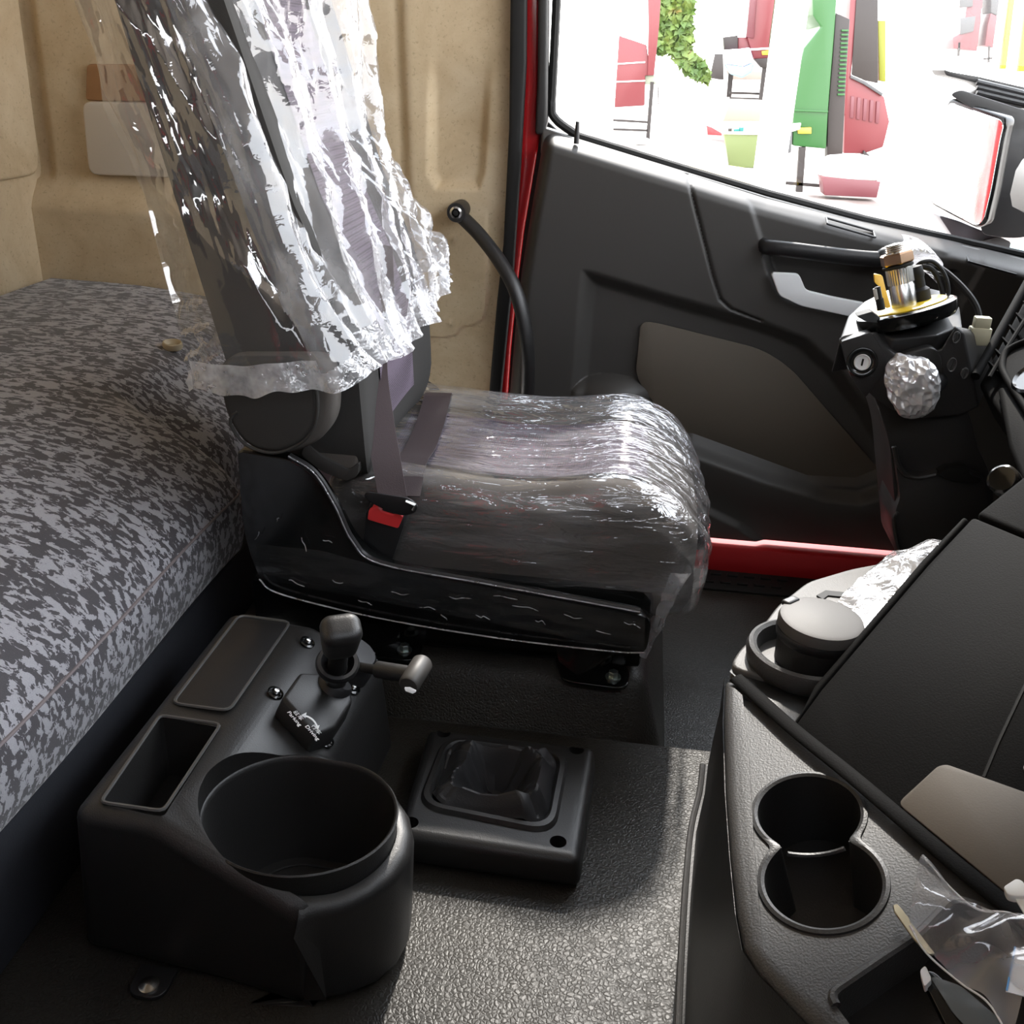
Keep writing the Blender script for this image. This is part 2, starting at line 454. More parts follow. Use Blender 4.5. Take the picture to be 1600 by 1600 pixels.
# ================================================================== STRUCTURE
# ---- floor: vinyl covered engine tunnel, lower foot well beyond it, plinth under the seat
fl = obj('floor', box((-.64, -.30, -.06), (1.25, 1.222, 0), .006), 'leather', kind='structure', label='black grained vinyl floor of the cab')
obj('foot_well', box((-.64, 1.20, -.14), (1.25, 2.10, -.075), .004), 'leather', fl)
obj('plinth', solid([(-.63, 1.212, -.1), (.122, 1.212, -.1), (.122, 1.74, -.1), (-.63, 1.74, -.1),
                     (-.60, 1.285, .075), (.066, 1.285, .075), (.066, 1.70, .075), (-.60, 1.70, .075)],
                    [[0, 1, 2, 3], [4, 5, 6, 7], [0, 1, 5, 4], [1, 2, 6, 5], [2, 3, 7, 6], [3, 0, 4, 7]], .035, 6), 'leather', fl)

# ---- beige side wall behind the seat (height field with pressed ribs)
WY = 2.10
def w2(px, py): p = at_y(px, py, WY); return (p[0], p[2])
wl = lambda *pts: [w2(*p) for p in pts]
zs = np.linspace(.05, 1.92, 380); us = np.linspace(0, 1, 300)
xr_pts = sorted([w2(*p)[::-1] for p in ((806, -20), (804, 60), (797, 300), (785, 470), (776, 560), (766, 640))])
xr = np.interp(zs, [p[0] for p in xr_pts], [p[1] for p in xr_pts])
XX = -1.30 + (xr[:, None] + 1.30) * us[None]; ZZ = np.repeat(zs[:, None], len(us), 1)
P2 = np.stack([XX, ZZ], -1)
off = np.zeros(XX.shape)
# bulge low down (ledge above the bunk)
zl = w2(150, 285)[1]
bul = sstep(zl - ZZ, -.03, .06) * sstep(w2(300, 300)[0] + .25 - XX, -.05, .12)
off += .05 * bul
# long soft groove, then the panel to its right a little proud
gx = np.interp(ZZ, *zip(*sorted([(w2(634, 400)[1], w2(640, 400)[0]), (w2(618, -30)[1], w2(622, -30)[0])])))
off += .012 * sstep(XX - gx, -.012, .012) - .006 * np.exp(-((XX - gx) / .012) ** 2)
# U shaped pressing that fades out upwards
up = wl((676, 40), (672, 270), (684, 292), (748, 292), (756, 270), (772, 40))
fade = sstep(w2(690, 85)[1] - ZZ, -.02, .13)
off -= .020 * sstep(sdf(P2, up), -.008, .014) * fade
# lower stepped flap
st = wl((560, 330), (762, 330), (763, 470), (757, 496), (742, 505), (724, 508), (716, 520), (700, 524), (560, 524))
off += .008 * sstep(sdf(P2, st), -.003, .003) * sstep(w2(700, 360)[1] - ZZ, -.06, .02)
for q in ((706, 502), (703, 624), (712, 372)):
    c = w2(*q); off += .006 * np.exp(-((XX - c[0]) ** 2 + (ZZ - c[1]) ** 2) / .006 ** 2)
# corner mouldings at the left
for (a, b), s in ((((18, -20), (54, 270)), .014), (((46, -20), (82, 262)), -.010)):
    pa, pb = w2(*a), w2(*b); gx2 = np.interp(ZZ, [pb[1], pa[1]], [pb[0], pa[0]])
    off += s * sstep(gx2 - XX, -.012, .012) * (ZZ > pb[1] - .02)
wall_side = obj('wall_side', gridmesh(np.stack([XX, WY - off, ZZ], -1)), 'beige', kind='structure', label='beige lined side wall behind the seat')
pn = rounded([at_y(*p, WY - .012) for p in ((132, 158), (300, 162), (300, 278), (143, 272))], .02)
obj('panel', prism(pn, (0, -.012, 0), .004), 'beige_panel', wall_side, label='pale grey blank panel')
pn = rounded([at_y(*p, WY - .002) for p in ((139, 100), (300, 100), (300, 160), (137, 157))], .01)
obj('panel', prism(pn, (0, -.010, 0), .003), 'brown_wood', wall_side, label='brown panel')
obj('leak_backing', box((-1.36, 2.13, -.1), (-.27, 2.16, 1.90), .004), 'red', wall_side)  # red backing sheet, added to stop light leaking in behind the wall
# rear wall of the sleeper
rw = obj('wall_rear', box((-1.36, -.30, -.1), (-1.29, 2.16, 1.90), .004), 'beige', kind='structure', label='beige rear wall beside the bunk')
pa = [at_x(*p, -1.29) for p in ((52, 262), (18, -40))]
obj('panel', prism(rounded([A(-1.29, pa[0][1], pa[0][2] - .012), A(-1.29, pa[1][1], 1.3), A(-1.29, 0, 1.3), A(-1.29, 0, pa[0][2] - .012)], .04), (.018, 0, 0), .008), 'beige', rw)
# roof and the near sleeper wall keep the light coming through windscreen and doors only
obj('ceiling', box((-1.36, -.40, 1.90), (1.05, 2.16, 1.96), .004), 'roof', kind='structure', label='roof with its beige lining darkened to cut bounced light')
obj('wall_near', box((-1.36, -.36, -.1), (-.45, -.30, 1.90), .004), 'roof', kind='structure', label='near side wall of the sleeper, beige darkened as if less lit')
obj('door_light_block', join(box((-.45, -.40, -.1), (1.05, -.32, 1.30), .02), box((-.45, -.40, 1.52), (1.05, -.32, 1.90), .02)), 'door', kind='structure', label='unseen near side door, added with a slot to shape the light')  # added to hold back light from behind the camera; slot gives glints
obj('trim_7', box((-.52, -.33, -.1), (-.38, -.27, 1.90), .02), 'red', kind='structure', label='unseen red near pillar, added for its reflection in the bag')  # out of view, added to put red reflections into the bag
obj('wall_front', box((1.0, -.36, -.16), (1.06, 2.12, .80), .01), 'plastic_soft', kind='structure', label='unseen front bulkhead below the windscreen, added to block light')  # out of view, added to keep light off the foot well
obj('trim_6', box((.66, -.30, .70), (1.02, 2.0, .80), .03), 'plastic_soft', kind='structure', label='unseen dashboard top shelf below the windscreen, added to block light')  # out of view, added with the bulkhead to block windscreen light
obj('trim_5', prism([at_y(*p, 2.115) for p in ((842, -640), (862, -640), (856, 190), (900, 230), (890, 400), (850, 880), (760, 880), (765, 640), (790, 420), (820, 230))], (0, .02, 0), .002), 'rubber', kind='structure', label='black backing in place of shadow in the gap behind the door edge')  # black sheet stands in for shadow in the gap beside the door

# ---- door jamb: red painted pillar, black seals
def strip(pts, y, off, bev, mat, name, **k):
    return obj(name, prism([at_y(*p, y) for p in pts], off, bev), mat, **k)
strip([(806, -640), (830, -640), (824, 100), (815, 260), (804, 420), (790, 560), (782, 640), (778, 720), (760, 720), (765, 620), (778, 470), (788, 380), (797, 200)],
      2.075, (0, -.02, 0), .006, 'rubber', 'trim_1', kind='structure', label='black rubber door seal beside the beige wall')
strip([(826, -640), (856, -640), (844, 130), (841, 180), (846, 205), (840, 240), (820, 360), (808, 460), (800, 540), (793, 640), (788, 720), (770, 720), (776, 640), (786, 520), (797, 400), (812, 260), (820, 100)],
      2.10, (0, -.02, 0), .008, 'red', 'trim_2', kind='structure', label='glossy red painted door pillar')
strip([(848, -640), (868, -640), (858, 120), (857, 190), (852, 210), (838, 208), (842, 120)],
      2.09, (0, -.03, 0), .006, 'plastic_soft', 'trim_3', kind='structure', label='black door frame post beside the window')
# red sill below the door
sl = [at_y(*p, 2.03) for p in ((1040, 872), (1075, 862), (1150, 870), (1250, 886), (1340, 905), (1400, 940), (1040, 905))]
obj('trim_4', box((-.20, 1.945, -.16), (1.2, 2.10, -.012), .012), 'red_sill', kind='structure', label='red painted door sill')
# treadplate marks on the foot well edge
tp = thing('step_mat', at_z(1140, 918, -.07), 'thin black ribbed mat strip on the floor below the red sill', 'mat')
obj('base', box((.0, 1.86, -.076), (.62, 1.99, -.070), .002), 'rubber', tp)
for i in range(3):
    for j in range(5):
        x = .20 + j * .035 + (i % 2) * .017; y = 1.885 + i * .035
        obj('rib', box((x, y, -.071), (x + .022, y + .010, -.066), .001, 1), 'rubber', tp)

# ---- driver door
DY = 2.0
def d2(px, py, y=DY): p = at_y(px, py, y); return (p[0], p[2])
dl = lambda *pts: [d2(*p) for p in pts]
top_pts = dl((846, 204), (905, 222), (1075, 274), (1200, 313), (1350, 352), (1500, 385), (1600, 409))
tx = [p[0] for p in top_pts] + [1.2]; tz = [p[1] for p in top_pts]
tz.append(tz[-1] + (1.2 - tx[-2]) * (tz[-1] - tz[-2]) / (tx[-2] - tx[-3]))
left_pts = sorted([d2(*p)[::-1] for p in ((847, 204), (841, 240), (826, 330), (810, 430), (800, 520), (790, 640), (780, 760), (775, 860))])
nu, nv = 420, 330
vv = np.linspace(0, 1, nv); zb = -.005
XX = np.zeros((nu, nv)); ZZ = np.zeros((nu, nv))
lz = np.interp(zb + (tz[0] - zb) * vv, [p[0] for p in left_pts], [p[1] for p in left_pts])
for j in range(nv): XX[:, j] = lz[j] + (1.2 - lz[j]) * np.linspace(0, 1, nu)
ZT = np.interp(XX, tx, tz)
ZZ = zb + (ZT - zb) * vv[None]
P2 = np.stack([XX, ZZ], -1)
off = np.zeros(XX.shape)
dt = ZT - ZZ
off -= .075 * np.clip(1 - dt / .035, 0, 1) ** 2.6                    # rolls over into the window rail
dlft = XX - lz[None]
off -= .06 * np.clip(1 - dlft / .03, 0, 1) ** 2.4
pocket = dl((912, 424), (930, 427), (1040, 460), (1190, 502), (1262, 530), (1310, 575), (1360, 640), (1412, 730), (1340, 760), (1260, 756), (1080, 690), (1000, 690), (893, 640), (897, 590), (905, 480))
sp = sdf(P2, pocket)
off -= .024 * sstep(sp, -.006, .030)
# lower door bulges out below the pocket edge
low = dl((780, 660), (1000, 668), (1080, 692), (1200, 736), (1290, 763), (1340, 768), (1395, 750), (1420, 735), (2000, 735), (2000, 1100), (700, 1100), (700, 660))
slw = sdf(P2, low)
off += .030 * sstep(slw, -.004, .022) - .012 * sstep(slw, .02, .12)
low2 = dl((1000, 760), (1110, 790), (1155, 812), (1200, 845), (1260, 862), (2000, 862), (2000, 1100), (700, 1100), (700, 760))
off += .014 * sstep(sdf(P2, low2), -.004, .010)
# joint line in the upper trim
jl = dl((1075, 276), (1088, 330), (1104, 392), (1114, 432), (1126, 468), (1143, 484), (1190, 502))
off -= .006 * np.exp(-(dline(P2, jl) / .0028) ** 2)
# handle bay
bay = dl((1168, 312), (1188, 378), (1192, 405), (1208, 450), (1222, 470), (1262, 482), (1340, 500), (1480, 520), (1560, 380), (1480, 395), (1300, 345))
off -= .006 * sstep(sdf(P2, bay), -.002, .008)
bay2 = dl((1188, 378), (1240, 384), (1420, 412), (1500, 425), (1500, 520), (1340, 497), (1240, 472), (1216, 458), (1200, 425))
off -= .045 * sstep(sdf(P2, bay2), -.003, .016)
# oval speaker bump
c = d2(955, 622); e = ((XX - c[0]) / .085) ** 2 + ((ZZ - c[1]) / .046) ** 2
off += .050 * np.clip(1 - e, 0, 1) ** .8
door = thing('door_1', (.3, DY, -.075), 'black plastic trimmed cab door with brown inlay below the window', 'door', kind='structure')
obj('trim_panel', gridmesh(np.stack([XX, DY - off, ZZ], -1)), 'door', door)
inl = rounded([at_y(*p, DY + .018) for p in ((1001, 501), (1030, 505), (1190, 545), (1235, 574), (1285, 632), (1378, 738), (1340, 757), (1275, 757), (1080, 690), (1022, 655), (1021, 628), (1008, 612), (993, 585))],
              [.02, .02, .05, .05, .05, .01, .02, .05, .05, .02, .02, .02, .02], 5)
obj('inlay', prism(inl, (0, -.004, 0), .0015, 2), 'inlay', door, label='brown fabric textured inlay panel')
# pull handle bar and release lever
hp = spline([at_y(*p, DY + q) for p, q in (((1190, 381), .03), ((1200, 386), -.012), ((1240, 391), -.026), ((1320, 401), -.03), ((1372, 405), -.03), ((1385, 399), -.028), ((1430, 404), .0), ((1450, 408), .03))], 6)
obj('pull_handle', tube(hp, .0155, 12, .75, up=(0, 1, 0)), 'plastic', door)
lv = rounded([at_y(*p, DY - .004) for p in ((1203, 424), (1247, 426), (1258, 452), (1300, 462), (1352, 472), (1356, 488), (1330, 493), (1250, 476), (1216, 460))], .008, 4)
obj('release_lever', prism(lv, (0, -.014, 0), .006, 3), 'silver', door, label='silver release lever')
lkb = at_y(901, 216, DY + .03)
obj('lock_pin', tube([lkb - A(0, 0, .01), lkb + A(0, 0, .012), lkb + A(0, 0, .03)], [.0055, .0045, .0035], 10), 'plastic', door)
# demister slot on the rail
def slot(a, b, y):
    a, b = at_y(*a, y), at_y(*b, y); w = A(0, .012, .004)
    return join(tube([a - w, b - w], .0022, 8), tube([a + w, b + w], .0022, 8), tube([a - w, a + w], .0022, 8), tube([b - w, b + w], .0022, 8))
obj('rail_slot', slot((1292, 345), (1366, 366), DY + .015), 'plastic', door)
obj('rail_slot', slot((1512, 404), (1585, 424), DY + .015), 'plastic', door)
# window: rail, seal, glass
gx0, gx1 = -.185, 1.2
gl_t = [at_y(*p, 2.085) for p in ((862, 160), (868, 186), (905, 214), (1075, 266), (1200, 303), (1350, 343), (1600, 399))]
gz_end = gl_t[-1] + (gl_t[-1] - gl_t[-2]) * 1.6
rail = [at_y(*p, 2.06) for p in ((846, 200), (905, 220), (1075, 272), (1200, 310), (1350, 350), (1600, 407))]
rail.append(rail[-1] + (rail[-1] - rail[-2]) * 1.6)
obj('window_rail', prism([r + A(0, 0, .002) for r in rail] + [r - A(0, 0, .05) for r in rail[::-1]], (0, .05, 0), .006), 'rail', door)
win = thing('window_1', (.4, 2.085, .6), 'large side window in the cab door with the yard beyond', 'window', kind='structure')
pane = [A(-.165, 2.09, 1.84)] + [p + A(0, .005, -.006) for p in gl_t] + [gz_end + A(0, .005, -.006), A(gz_end[0], 2.09, 1.84)]
obj('pane', prism(pane, (0, .004, 0)), 'glass', win)
obj('seal', tube(spline([A(gl_t[0][0], 2.08, 1.82), gl_t[0] + A(0, 0, .10)] + gl_t[:3], 6) + gl_t[3:] + [gz_end], .0085, 8), 'rubber', win)
obj('ceiling_rail', box((-.25, 2.0, 1.82), (1.2, 2.12, 1.90), .01), 'door', win)

# ================================================================== BUNK
def prof(s, xf, zf):
    """mattress cross-section from the foot of the front face over the rounded edge to the rear wall"""
    pts = spline([A(xf - .03, zf - .106), A(xf - .006, zf - .098), A(xf + .004, zf - .05), A(xf, zf), A(xf - .030, zf + .045), A(xf - .11, zf + .100), A(-.595 - .25, zf + .145), A(-1.04, zf + .17), A(-1.262, zf + .175)], 10)
    return np.array(pts)
ys = np.concatenate([np.linspace(-.28, 1.34, 70), np.linspace(1.35, 1.52, 40), np.linspace(1.54, 2.04, 22)])
def setback(y):
    t = np.clip((y - 1.385) / .075, 0, 1); return .07 * t * t * (3 - 2 * t)
rows = []
for y in ys:
    p = prof(0, -.595 - setback(y), .272)
    p[:, 0] += .003 * math.sin(y * 9)
    z = p[:, 1].copy(); drop = .012 * math.exp(-((y - 1.46) / .05) ** 2) * np.clip((p[:, 0] + .85) / .2, 0, 1)
    rows.append(np.stack([p[:, 0], np.full(len(p), y), z - drop], -1))
mat_t = thing('mattress', (-.95, .9, .165), 'blue grey patterned fabric bunk mattress along the rear wall', 'mattress')
obj('cover', gridmesh(np.array(rows)), 'bunk', mat_t)
seam = [A(-.594 - setback(y) + .003 * math.sin(y * 9), y, .272) for y in np.linspace(-.28, 1.40, 80)]
obj('seam', tube(seam, .0022, 6), plain('seam_piping', (.20, .17, .17), .8), mat_t)
bb = obj('bunk_base', box((-1.29, -.29, 0), (-.61, 2.04, .158), .008), 'bunk_base', label='dark felt covered base under the bunk mattress', cat='bunk base')
# little ring lying on the mattress
def mat_top(px, py):
    best = None
    for z in np.linspace(.30, .46, 60):
        p = at_z(px, py, z)
        zz = np.interp(-p[0], -prof(0, -.595, .272)[3:, 0], prof(0, -.595, .272)[3:, 1])
        if best is None or abs(zz - z) < best[0]: best = (abs(zz - z), A(p[0], p[1], zz))
    return best[1]
pr = mat_top(270, 544)
rg = lathe([(.010, 0), (.0165, .0), (.0185, .005), (.0175, .011), (.0150, .012), (.0125, .009), (.010, .004)], pr + A(0, 0, .001), (.12, -.1, 1), 28)
obj('cap_ring', rg, plain('cap_ring_plastic', (.50, .42, .28), .5), label='small tan plastic ring lying on the patterned mattress', cat='ring')

# ================================================================== DRIVER SEAT
seat = thing('driver_seat', (-.2, 1.45, .075), 'grey cloth driver seat with black side shell and folded armrest', 'seat')
def by(px, py, y=1.22): return at_y(px, py, y)
# black side shell
sh = rounded([by(*p) for p in ((372, 700), (420, 708), (458, 714), (497, 742), (528, 792), (556, 848), (598, 880), (760, 912), (1000, 956), (1018, 968), (1010, 1022), (960, 1020), (700, 985), (430, 927), (402, 893), (382, 830))],
             [.01, .01, .02, .03, .03, .04, .03, .02, .01, .01, .02, .01, .01, .03, .02, .03], 4)
shell = prism([p - A(0, .006, 0) for p in sh], (0, .024, 0), .008, 3)
obj('side_shell', shell, 'gloss', seat, label='glossy black side shell still in its film')
ridge = spline([by(*p, 1.211) for p in ((452, 712), (492, 738), (524, 788), (552, 845), (596, 880), (760, 911), (1000, 955))], 6)
obj('shell_edge', tube(ridge, .0045, 8), 'plastic', seat)
obj('pan', box((-.47, 1.26, .165), (.07, 1.70, .235), .02), 'gloss', seat)
# cushion
cg = rbox((.545, .435, .17), .045, 28, (-.1475, 1.4925, .265))
def cush(v):
    x, y, z = v
    t = (x + .375) / .50; s = (y - 1.4925) / .2175
    if z > .265:
        k = (z - .265) / .085
        z += k * (.012 * abs(s) ** 3 * 2.2 - .012 * (1 - s * s)) + k * .028 * math.exp(-((x - .02) / .10) ** 2) - k * .035 * max(0, (t - .72) / .28) ** 2
    x += .012 * (1 - s * s) * max(0, t - .6) / .4 - .005 * max(0, t - .5) / .5
    z += -.030 * max(0, t - .1) + .012
    y += (y - 1.475) * .0
    return A(x, y, z)
cg = xf(cg, cush)
obj('cushion', cg, 'seat_fabric', seat)
def on_cushion(x, y, dz=.0):
    best = -1
    for v in CGV[(np.abs(CGV[:, 0] - x) < .02) & (np.abs(CGV[:, 1] - y) < .02)]: best = max(best, v[2])
    return A(x, y, best + dz)
CGV = np.array(cg[0])
ins = []
for x in np.linspace(-.36, .045, 22): ins.append([on_cushion(x, y, .0018) for y in np.linspace(1.345, 1.60, 14)])
obj('cushion_insert', gridmesh(np.array(ins)), 'seat_mesh', seat, label='dark mesh fabric insert of the cushion')
# backrest: leans back; x of its front and rear face by height
def bx(z, tab): return np.interp(z, [p[0] for p in tab], [p[1] for p in tab])
FRONT = [(.30, -.345), (.40, -.345), (.55, -.352), (.65, -.385), (.75, -.43), (1.0, -.51), (1.3, -.58)]
BACK = [(.30, -.47), (.40, -.50), (.55, -.545), (.75, -.59), (1.0, -.645), (1.3, -.70)]
bg = rbox((1.0, .45, .86), .07, 26, (0, 1.455, .80))
def backf(v):
    x, y, z = v
    f, b = bx(z, FRONT), bx(z, BACK); t = np.clip(x / .5, -1, 1)
    s = (y - 1.455) / .225
    xx = (f + b) / 2 + t * (f - b) / 2
    if t > .3: xx += .020 * (abs(s) ** 3 - .35)
    return A(xx, y, z)
V, F = bg; V = np.array(V); 
# round the x extremes: x in [-.5,.5] carries the corner rounding of the 1.0 wide box, rescale to thickness
bg = xf((V, F), backf)
obj('backrest', bg, 'seat_side', seat)
BGV = np.array(bg[0])
bi = []
for z in np.linspace(.42, 1.15, 30):
    bi.append([A(bx(z, FRONT) + .020 * (abs((y - 1.455) / .225) ** 3 - .35) + .0025, y, z) for y in np.linspace(1.355, 1.56, 10)])
obj('backrest_insert', gridmesh(np.array(bi)), 'seat_mesh', seat, label='dark mesh fabric insert of the backrest')
# near bolster of the backrest and its lower dark flap
bo = rounded([by(*p, 1.235) for p in ((470, 560), (548, 560), (558, 640), (562, 700), (556, 742), (540, 745), (500, 715), (470, 690))], .018, 4)
obj('bolster', prism(bo, (0, .085, 0), .022, 5), 'seat_fabric', seat)
bf = rounded([by(*p, 1.23) for p in ((478, 690), (500, 712), (545, 735), (562, 722), (558, 745), (540, 752), (505, 738), (470, 712))], .006, 3)
obj('bolster_flap', prism(bf, (0, .03, 0), .004, 2), 'seat_side', seat)
# folded armrest: two rounded layers
ar = rounded([by(*p, 1.18) for p in ((335, 560), (512, 560), (522, 620), (520, 660), (500, 690), (462, 709), (420, 712), (385, 700), (358, 660))], .03, 5)
obj('armrest', prism(ar, (0, .045, 0), .012, 4), 'seat_fabric', seat)
ar2 = rounded([by(*p, 1.165) for p in ((335, 560), (480, 560), (496, 625), (494, 662), (476, 690), (440, 707), (412, 707), (380, 694), (352, 652))], .03, 5)
obj('armrest_pad', prism(ar2, (0, .02, 0), .008, 4), 'seat_side', seat)
pip = [p + A(0, -.001, 0) for p in rounded([by(*p, 1.166) for p in ((490, 590), (497, 625), (495, 662), (477, 690), (440, 707), (412, 707), (380, 694), (352, 652))], .02, 4)]
obj('armrest_piping', tube(pip, .0022, 6), 'seat_side', seat)
# recliner bar at the far side, adjuster lever in front
obj('recliner_bar', tube([at_y(655, 596, 1.70), at_y(668, 612, 1.69), at_y(682, 640, 1.68)], .006, 8), 'steel', seat)
obj('recliner_cover', prism([at_y(*p, 1.69) for p in ((640, 610), (660, 598), (682, 612), (690, 645), (640, 660))], (0, .03, 0), .006), 'plastic', seat)
obj('adjuster_lever', prism(rounded([at_y(*p, 1.60) for p in ((1040, 830), (1105, 835), (1112, 848), (1106, 860), (1040, 858))], .006), (0, .04, 0), .005), 'plastic', seat)
# runners, feet and bolts
for x0, px, py in ((-.40, 632, 1015), (-.01, 958, 1057)):
    b = at_z(px, py, .082)
    ft = obj('mounting_foot', join(prism(rounded([A(b[0] - .075, b[1] - .022, .074), A(b[0] + .022, b[1] - .026, .074), A(b[0] + .026, b[1] + .03, .074), A(b[0] - .06, b[1] + .10, .074), A(b[0] - .10, b[1] + .08, .074)], .02), (0, 0, .006), .0015),
                                   prism([A(b[0] - .085, b[1] + .03, .078), A(b[0] - .055, b[1] - .005, .078), A(b[0] - .005, b[1] + .025, .078), A(b[0] + .002, b[1] + .025, .125), A(b[0] - .095, b[1] + .03, .125)], (0, .006, 0), .002)), 'gloss', seat)
    obj('bolt', join(lathe([(.0115, 0), (.0115, .003), (.008, .003)], b - A(0, 0, .002), seg=24), lathe([(.0078, 0), (.0078, .007), (.0066, .0085), (0, .0085)], b + A(0, 0, .001), seg=6)), 'zinc', ft, label='zinc plated hex bolt')
obj('runner', box((-.55, 1.30, .078), (.06, 1.335, .17), .006), 'gloss', seat)
obj('runner', box((-.55, 1.62, .078), (.06, 1.655, .17), .006), 'gloss', seat)

# ---- seat belt
belt = thing('seat_belt', at_y(615, 785, 1.24), 'dark brown seat belt hanging over the seat with its tongue in the buckle', 'seat belt')
c1 = spline([at_y(560, 380, 1.48) + A(.03, 0, 0), at_y(572, 470, 1.43) + A(.02, 0, 0), at_y(582, 560, 1.38), at_y(592, 650, 1.31), at_y(604, 720, 1.262), at_y(614, 776, 1.238)], 8)
hv = [unit(A(.85, .1, -.10 - .12 * i / len(c1))) * (.0225 - .001 * i / len(c1)) for i in range(len(c1))]
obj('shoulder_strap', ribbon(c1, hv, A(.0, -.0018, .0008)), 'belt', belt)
la, lb = at_y(630, 776, 1.244), at_y(690, 646, 1.70)
c2 = []
for k in range(22):
    u = k / 21; p = la * (1 - u) + lb * u
    c2.append(A(p[0], p[1], max(p[2], on_cushion(p[0], p[1], .010)[2] if 0.06 < u < .99 else p[2])))
for _ in range(2): c2 = [c2[0]] + [(c2[k - 1] + 2 * c2[k] + c2[k + 1]) / 4 for k in range(1, 21)] + [c2[-1]]
c2 += [lb + A(0, .03, -.01), lb + A(0, .045, -.05)]
hv2 = [unit(A(.97, .15, .0)) * .0235 for _ in c2]
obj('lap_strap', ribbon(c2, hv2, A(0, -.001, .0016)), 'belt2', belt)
tg = rounded([at_y(*p, 1.236) for p in ((573, 768), (590, 770), (642, 778), (655, 790), (652, 800), (634, 806), (612, 800), (584, 786), (571, 777))], .006, 3)
tng = obj('tongue', prism(tg, (0, -.010, .004), .003), 'plastic', belt)
obj('tongue_slot', tube([at_y(634, 783, 1.224), at_y(648, 789, 1.224), at_y(645, 797, 1.224)], .0022, 6), 'steel', tng)
bk = thing('belt_buckle', at_y(600, 868, 1.245), 'black belt buckle with a red release button beside the cushion', 'buckle')
bp = rounded([at_y(*p, 1.240) for p in ((572, 800), (580, 792), (630, 806), (631, 822), (612, 878), (566, 868))], .004, 3)
obj('housing', prism(bp, (0, .026, .006), .004), 'plastic', bk)
rb = rounded([at_y(*p, 1.236) for p in ((576, 797), (590, 792), (596, 800), (616, 806), (620, 801), (630, 808), (622, 826), (574, 812))], .003, 3)
obj('release_button', prism(rb, (0, .020, .004), .003), 'red_button', bk, label='red press button')

# ---- crumpled clear bag over the backrest
NB = [(.45, -.525), (.506, -.532), (.732, -.596), (.963, -.655), (1.3, -.72)]
NF = [(.45, -.335), (.52, -.338), (.60, -.375), (.735, -.44), (.967, -.525), (1.3, -.60)]
FF = [(.45, -.335), (.55, -.340), (.61, -.342), (.70, -.39), (.80, -.44), (.90, -.452), (1.0, -.454), (1.3, -.47)]
FB = [(.45, -.50), (.7, -.58), (1.0, -.63), (1.3, -.70)]
nu, nt_ = 420, 330
corner_u = {}
h1, h2, h3 = at_x(575, 590, -.33)[2], at_x(605, 545, -.33)[2], at_x(668, 440, -.335)[2]
HEM = [.524, .530, .540, h1 + .005, h1, h2, h3, .55, .524]
def bag_point(u, t):
    """u runs round the bag: 0 near back corner, .22 near front, .62 far front, .82 far back, 1 near back"""
    hem = np.interp(u, [0, .10, .20, .25, .32, .44, .62, .82, 1.0], HEM)
    z = hem + t * (1.28 - hem)
    # flare of the hem: mouth of the bag stands off the seat
    q = math.exp(-t / .05)
    nb, nf, ff, fb = bx(z, NB), bx(z, NF), bx(z, FF), bx(z, FB)
    yn = np.interp(t, [0, .1, .3, 1], [1.148, 1.155, 1.19, 1.20]); yf = np.interp(z, [.5, .62, .8, 1.3], [1.675, 1.70, 1.675, 1.67])
    c = [(nb, yn), (nf, yn), (ff, yf), (fb, yf)]
    us = [0, .22, .62, .82, 1.0]
    k = 0 if u < .22 else 1 if u < .62 else 2 if u < .82 else 3
    f = (u - us[k]) / (us[k + 1] - us[k]); a = c[k]; b = c[(k + 1) % 4]
    x = a[0] + (b[0] - a[0]) * f; y = a[1] + (b[1] - a[1]) * f
    # round the corners off
    bul = .018 * math.sin(math.pi * f)
    nrm = [(0, -1), (1, 0), (0, 1), (-1, 0)][k]
    return x + nrm[0] * bul, y + nrm[1] * bul, z
U = np.linspace(0, 1, nu, endpoint=False); T = np.linspace(0, 1, nt_) ** 1.05
P = np.array([[bag_point(u, t) for t in T] for u in U])
for _ in range(6): P = (np.roll(P, 1, 0) + 2 * P + np.roll(P, -1, 0)) / 4        # soften corners
du = np.roll(P, -1, 0) - np.roll(P, 1, 0); dv = np.gradient(P, axis=1)
N = np.cross(du, dv); N /= np.linalg.norm(N, axis=2, keepdims=True)
cen = P.mean(0, keepdims=True); N *= np.sign(((P - cen) * N).sum(2, keepdims=True))
UU = np.repeat(U[:, None], nt_, 1); TT = np.repeat(T[None], nu, 0)
calm = sstep(.21 - UU, -.02, .05) * sstep(np.interp(UU, [0, .22], [.36, .10]) - TT, -.04, .05)
wt = np.clip(1 - .93 * calm, .05, 1)
# long folds fanning up from the gather at the front
s = (UU - .30) / (.35 + .9 * TT)
f1 = tri(7.3 * s + .25 * np.sin(9 * TT + 3 * UU)) * .020
f2 = tri(15.1 * s + .35 * np.sin(13 * TT)) * .008
q2 = np.stack([UU * 1.35, TT * .78 * .55], -1).reshape(-1, 2)
c1, _k = cellular(q2, 150, (0, 0), (1.35, .44), 3)
c2, _k = cellular(q2 * A(1, .45), 900, (0, 0), (1.35, .20), 5)
c3, _k = cellular(q2 * A(1, .6), 3200, (0, 0), (1.35, .264), 6)
frt = sstep(UU, .17, .27) * sstep(.70 - UU, 0, .06)
cr = np.clip(c1.reshape(nu, nt_) / .06, 0, 1.2) * .016 + np.clip(c2.reshape(nu, nt_) / .02, 0, 1.2) * (.0025 + .0050 * frt) + np.clip(c3.reshape(nu, nt_) / .011, 0, 1.2) * (.0012 + .0016 * frt)
f1 *= .25 + .75 * frt; f2 *= .2 + .8 * frt
hemq = np.exp(-TT / .035)
disp = wt * (f1 + f2 + cr - .012) + hemq * (.006 + .003 * np.sin(UU * 60) + .002 * np.sin(UU * 133))
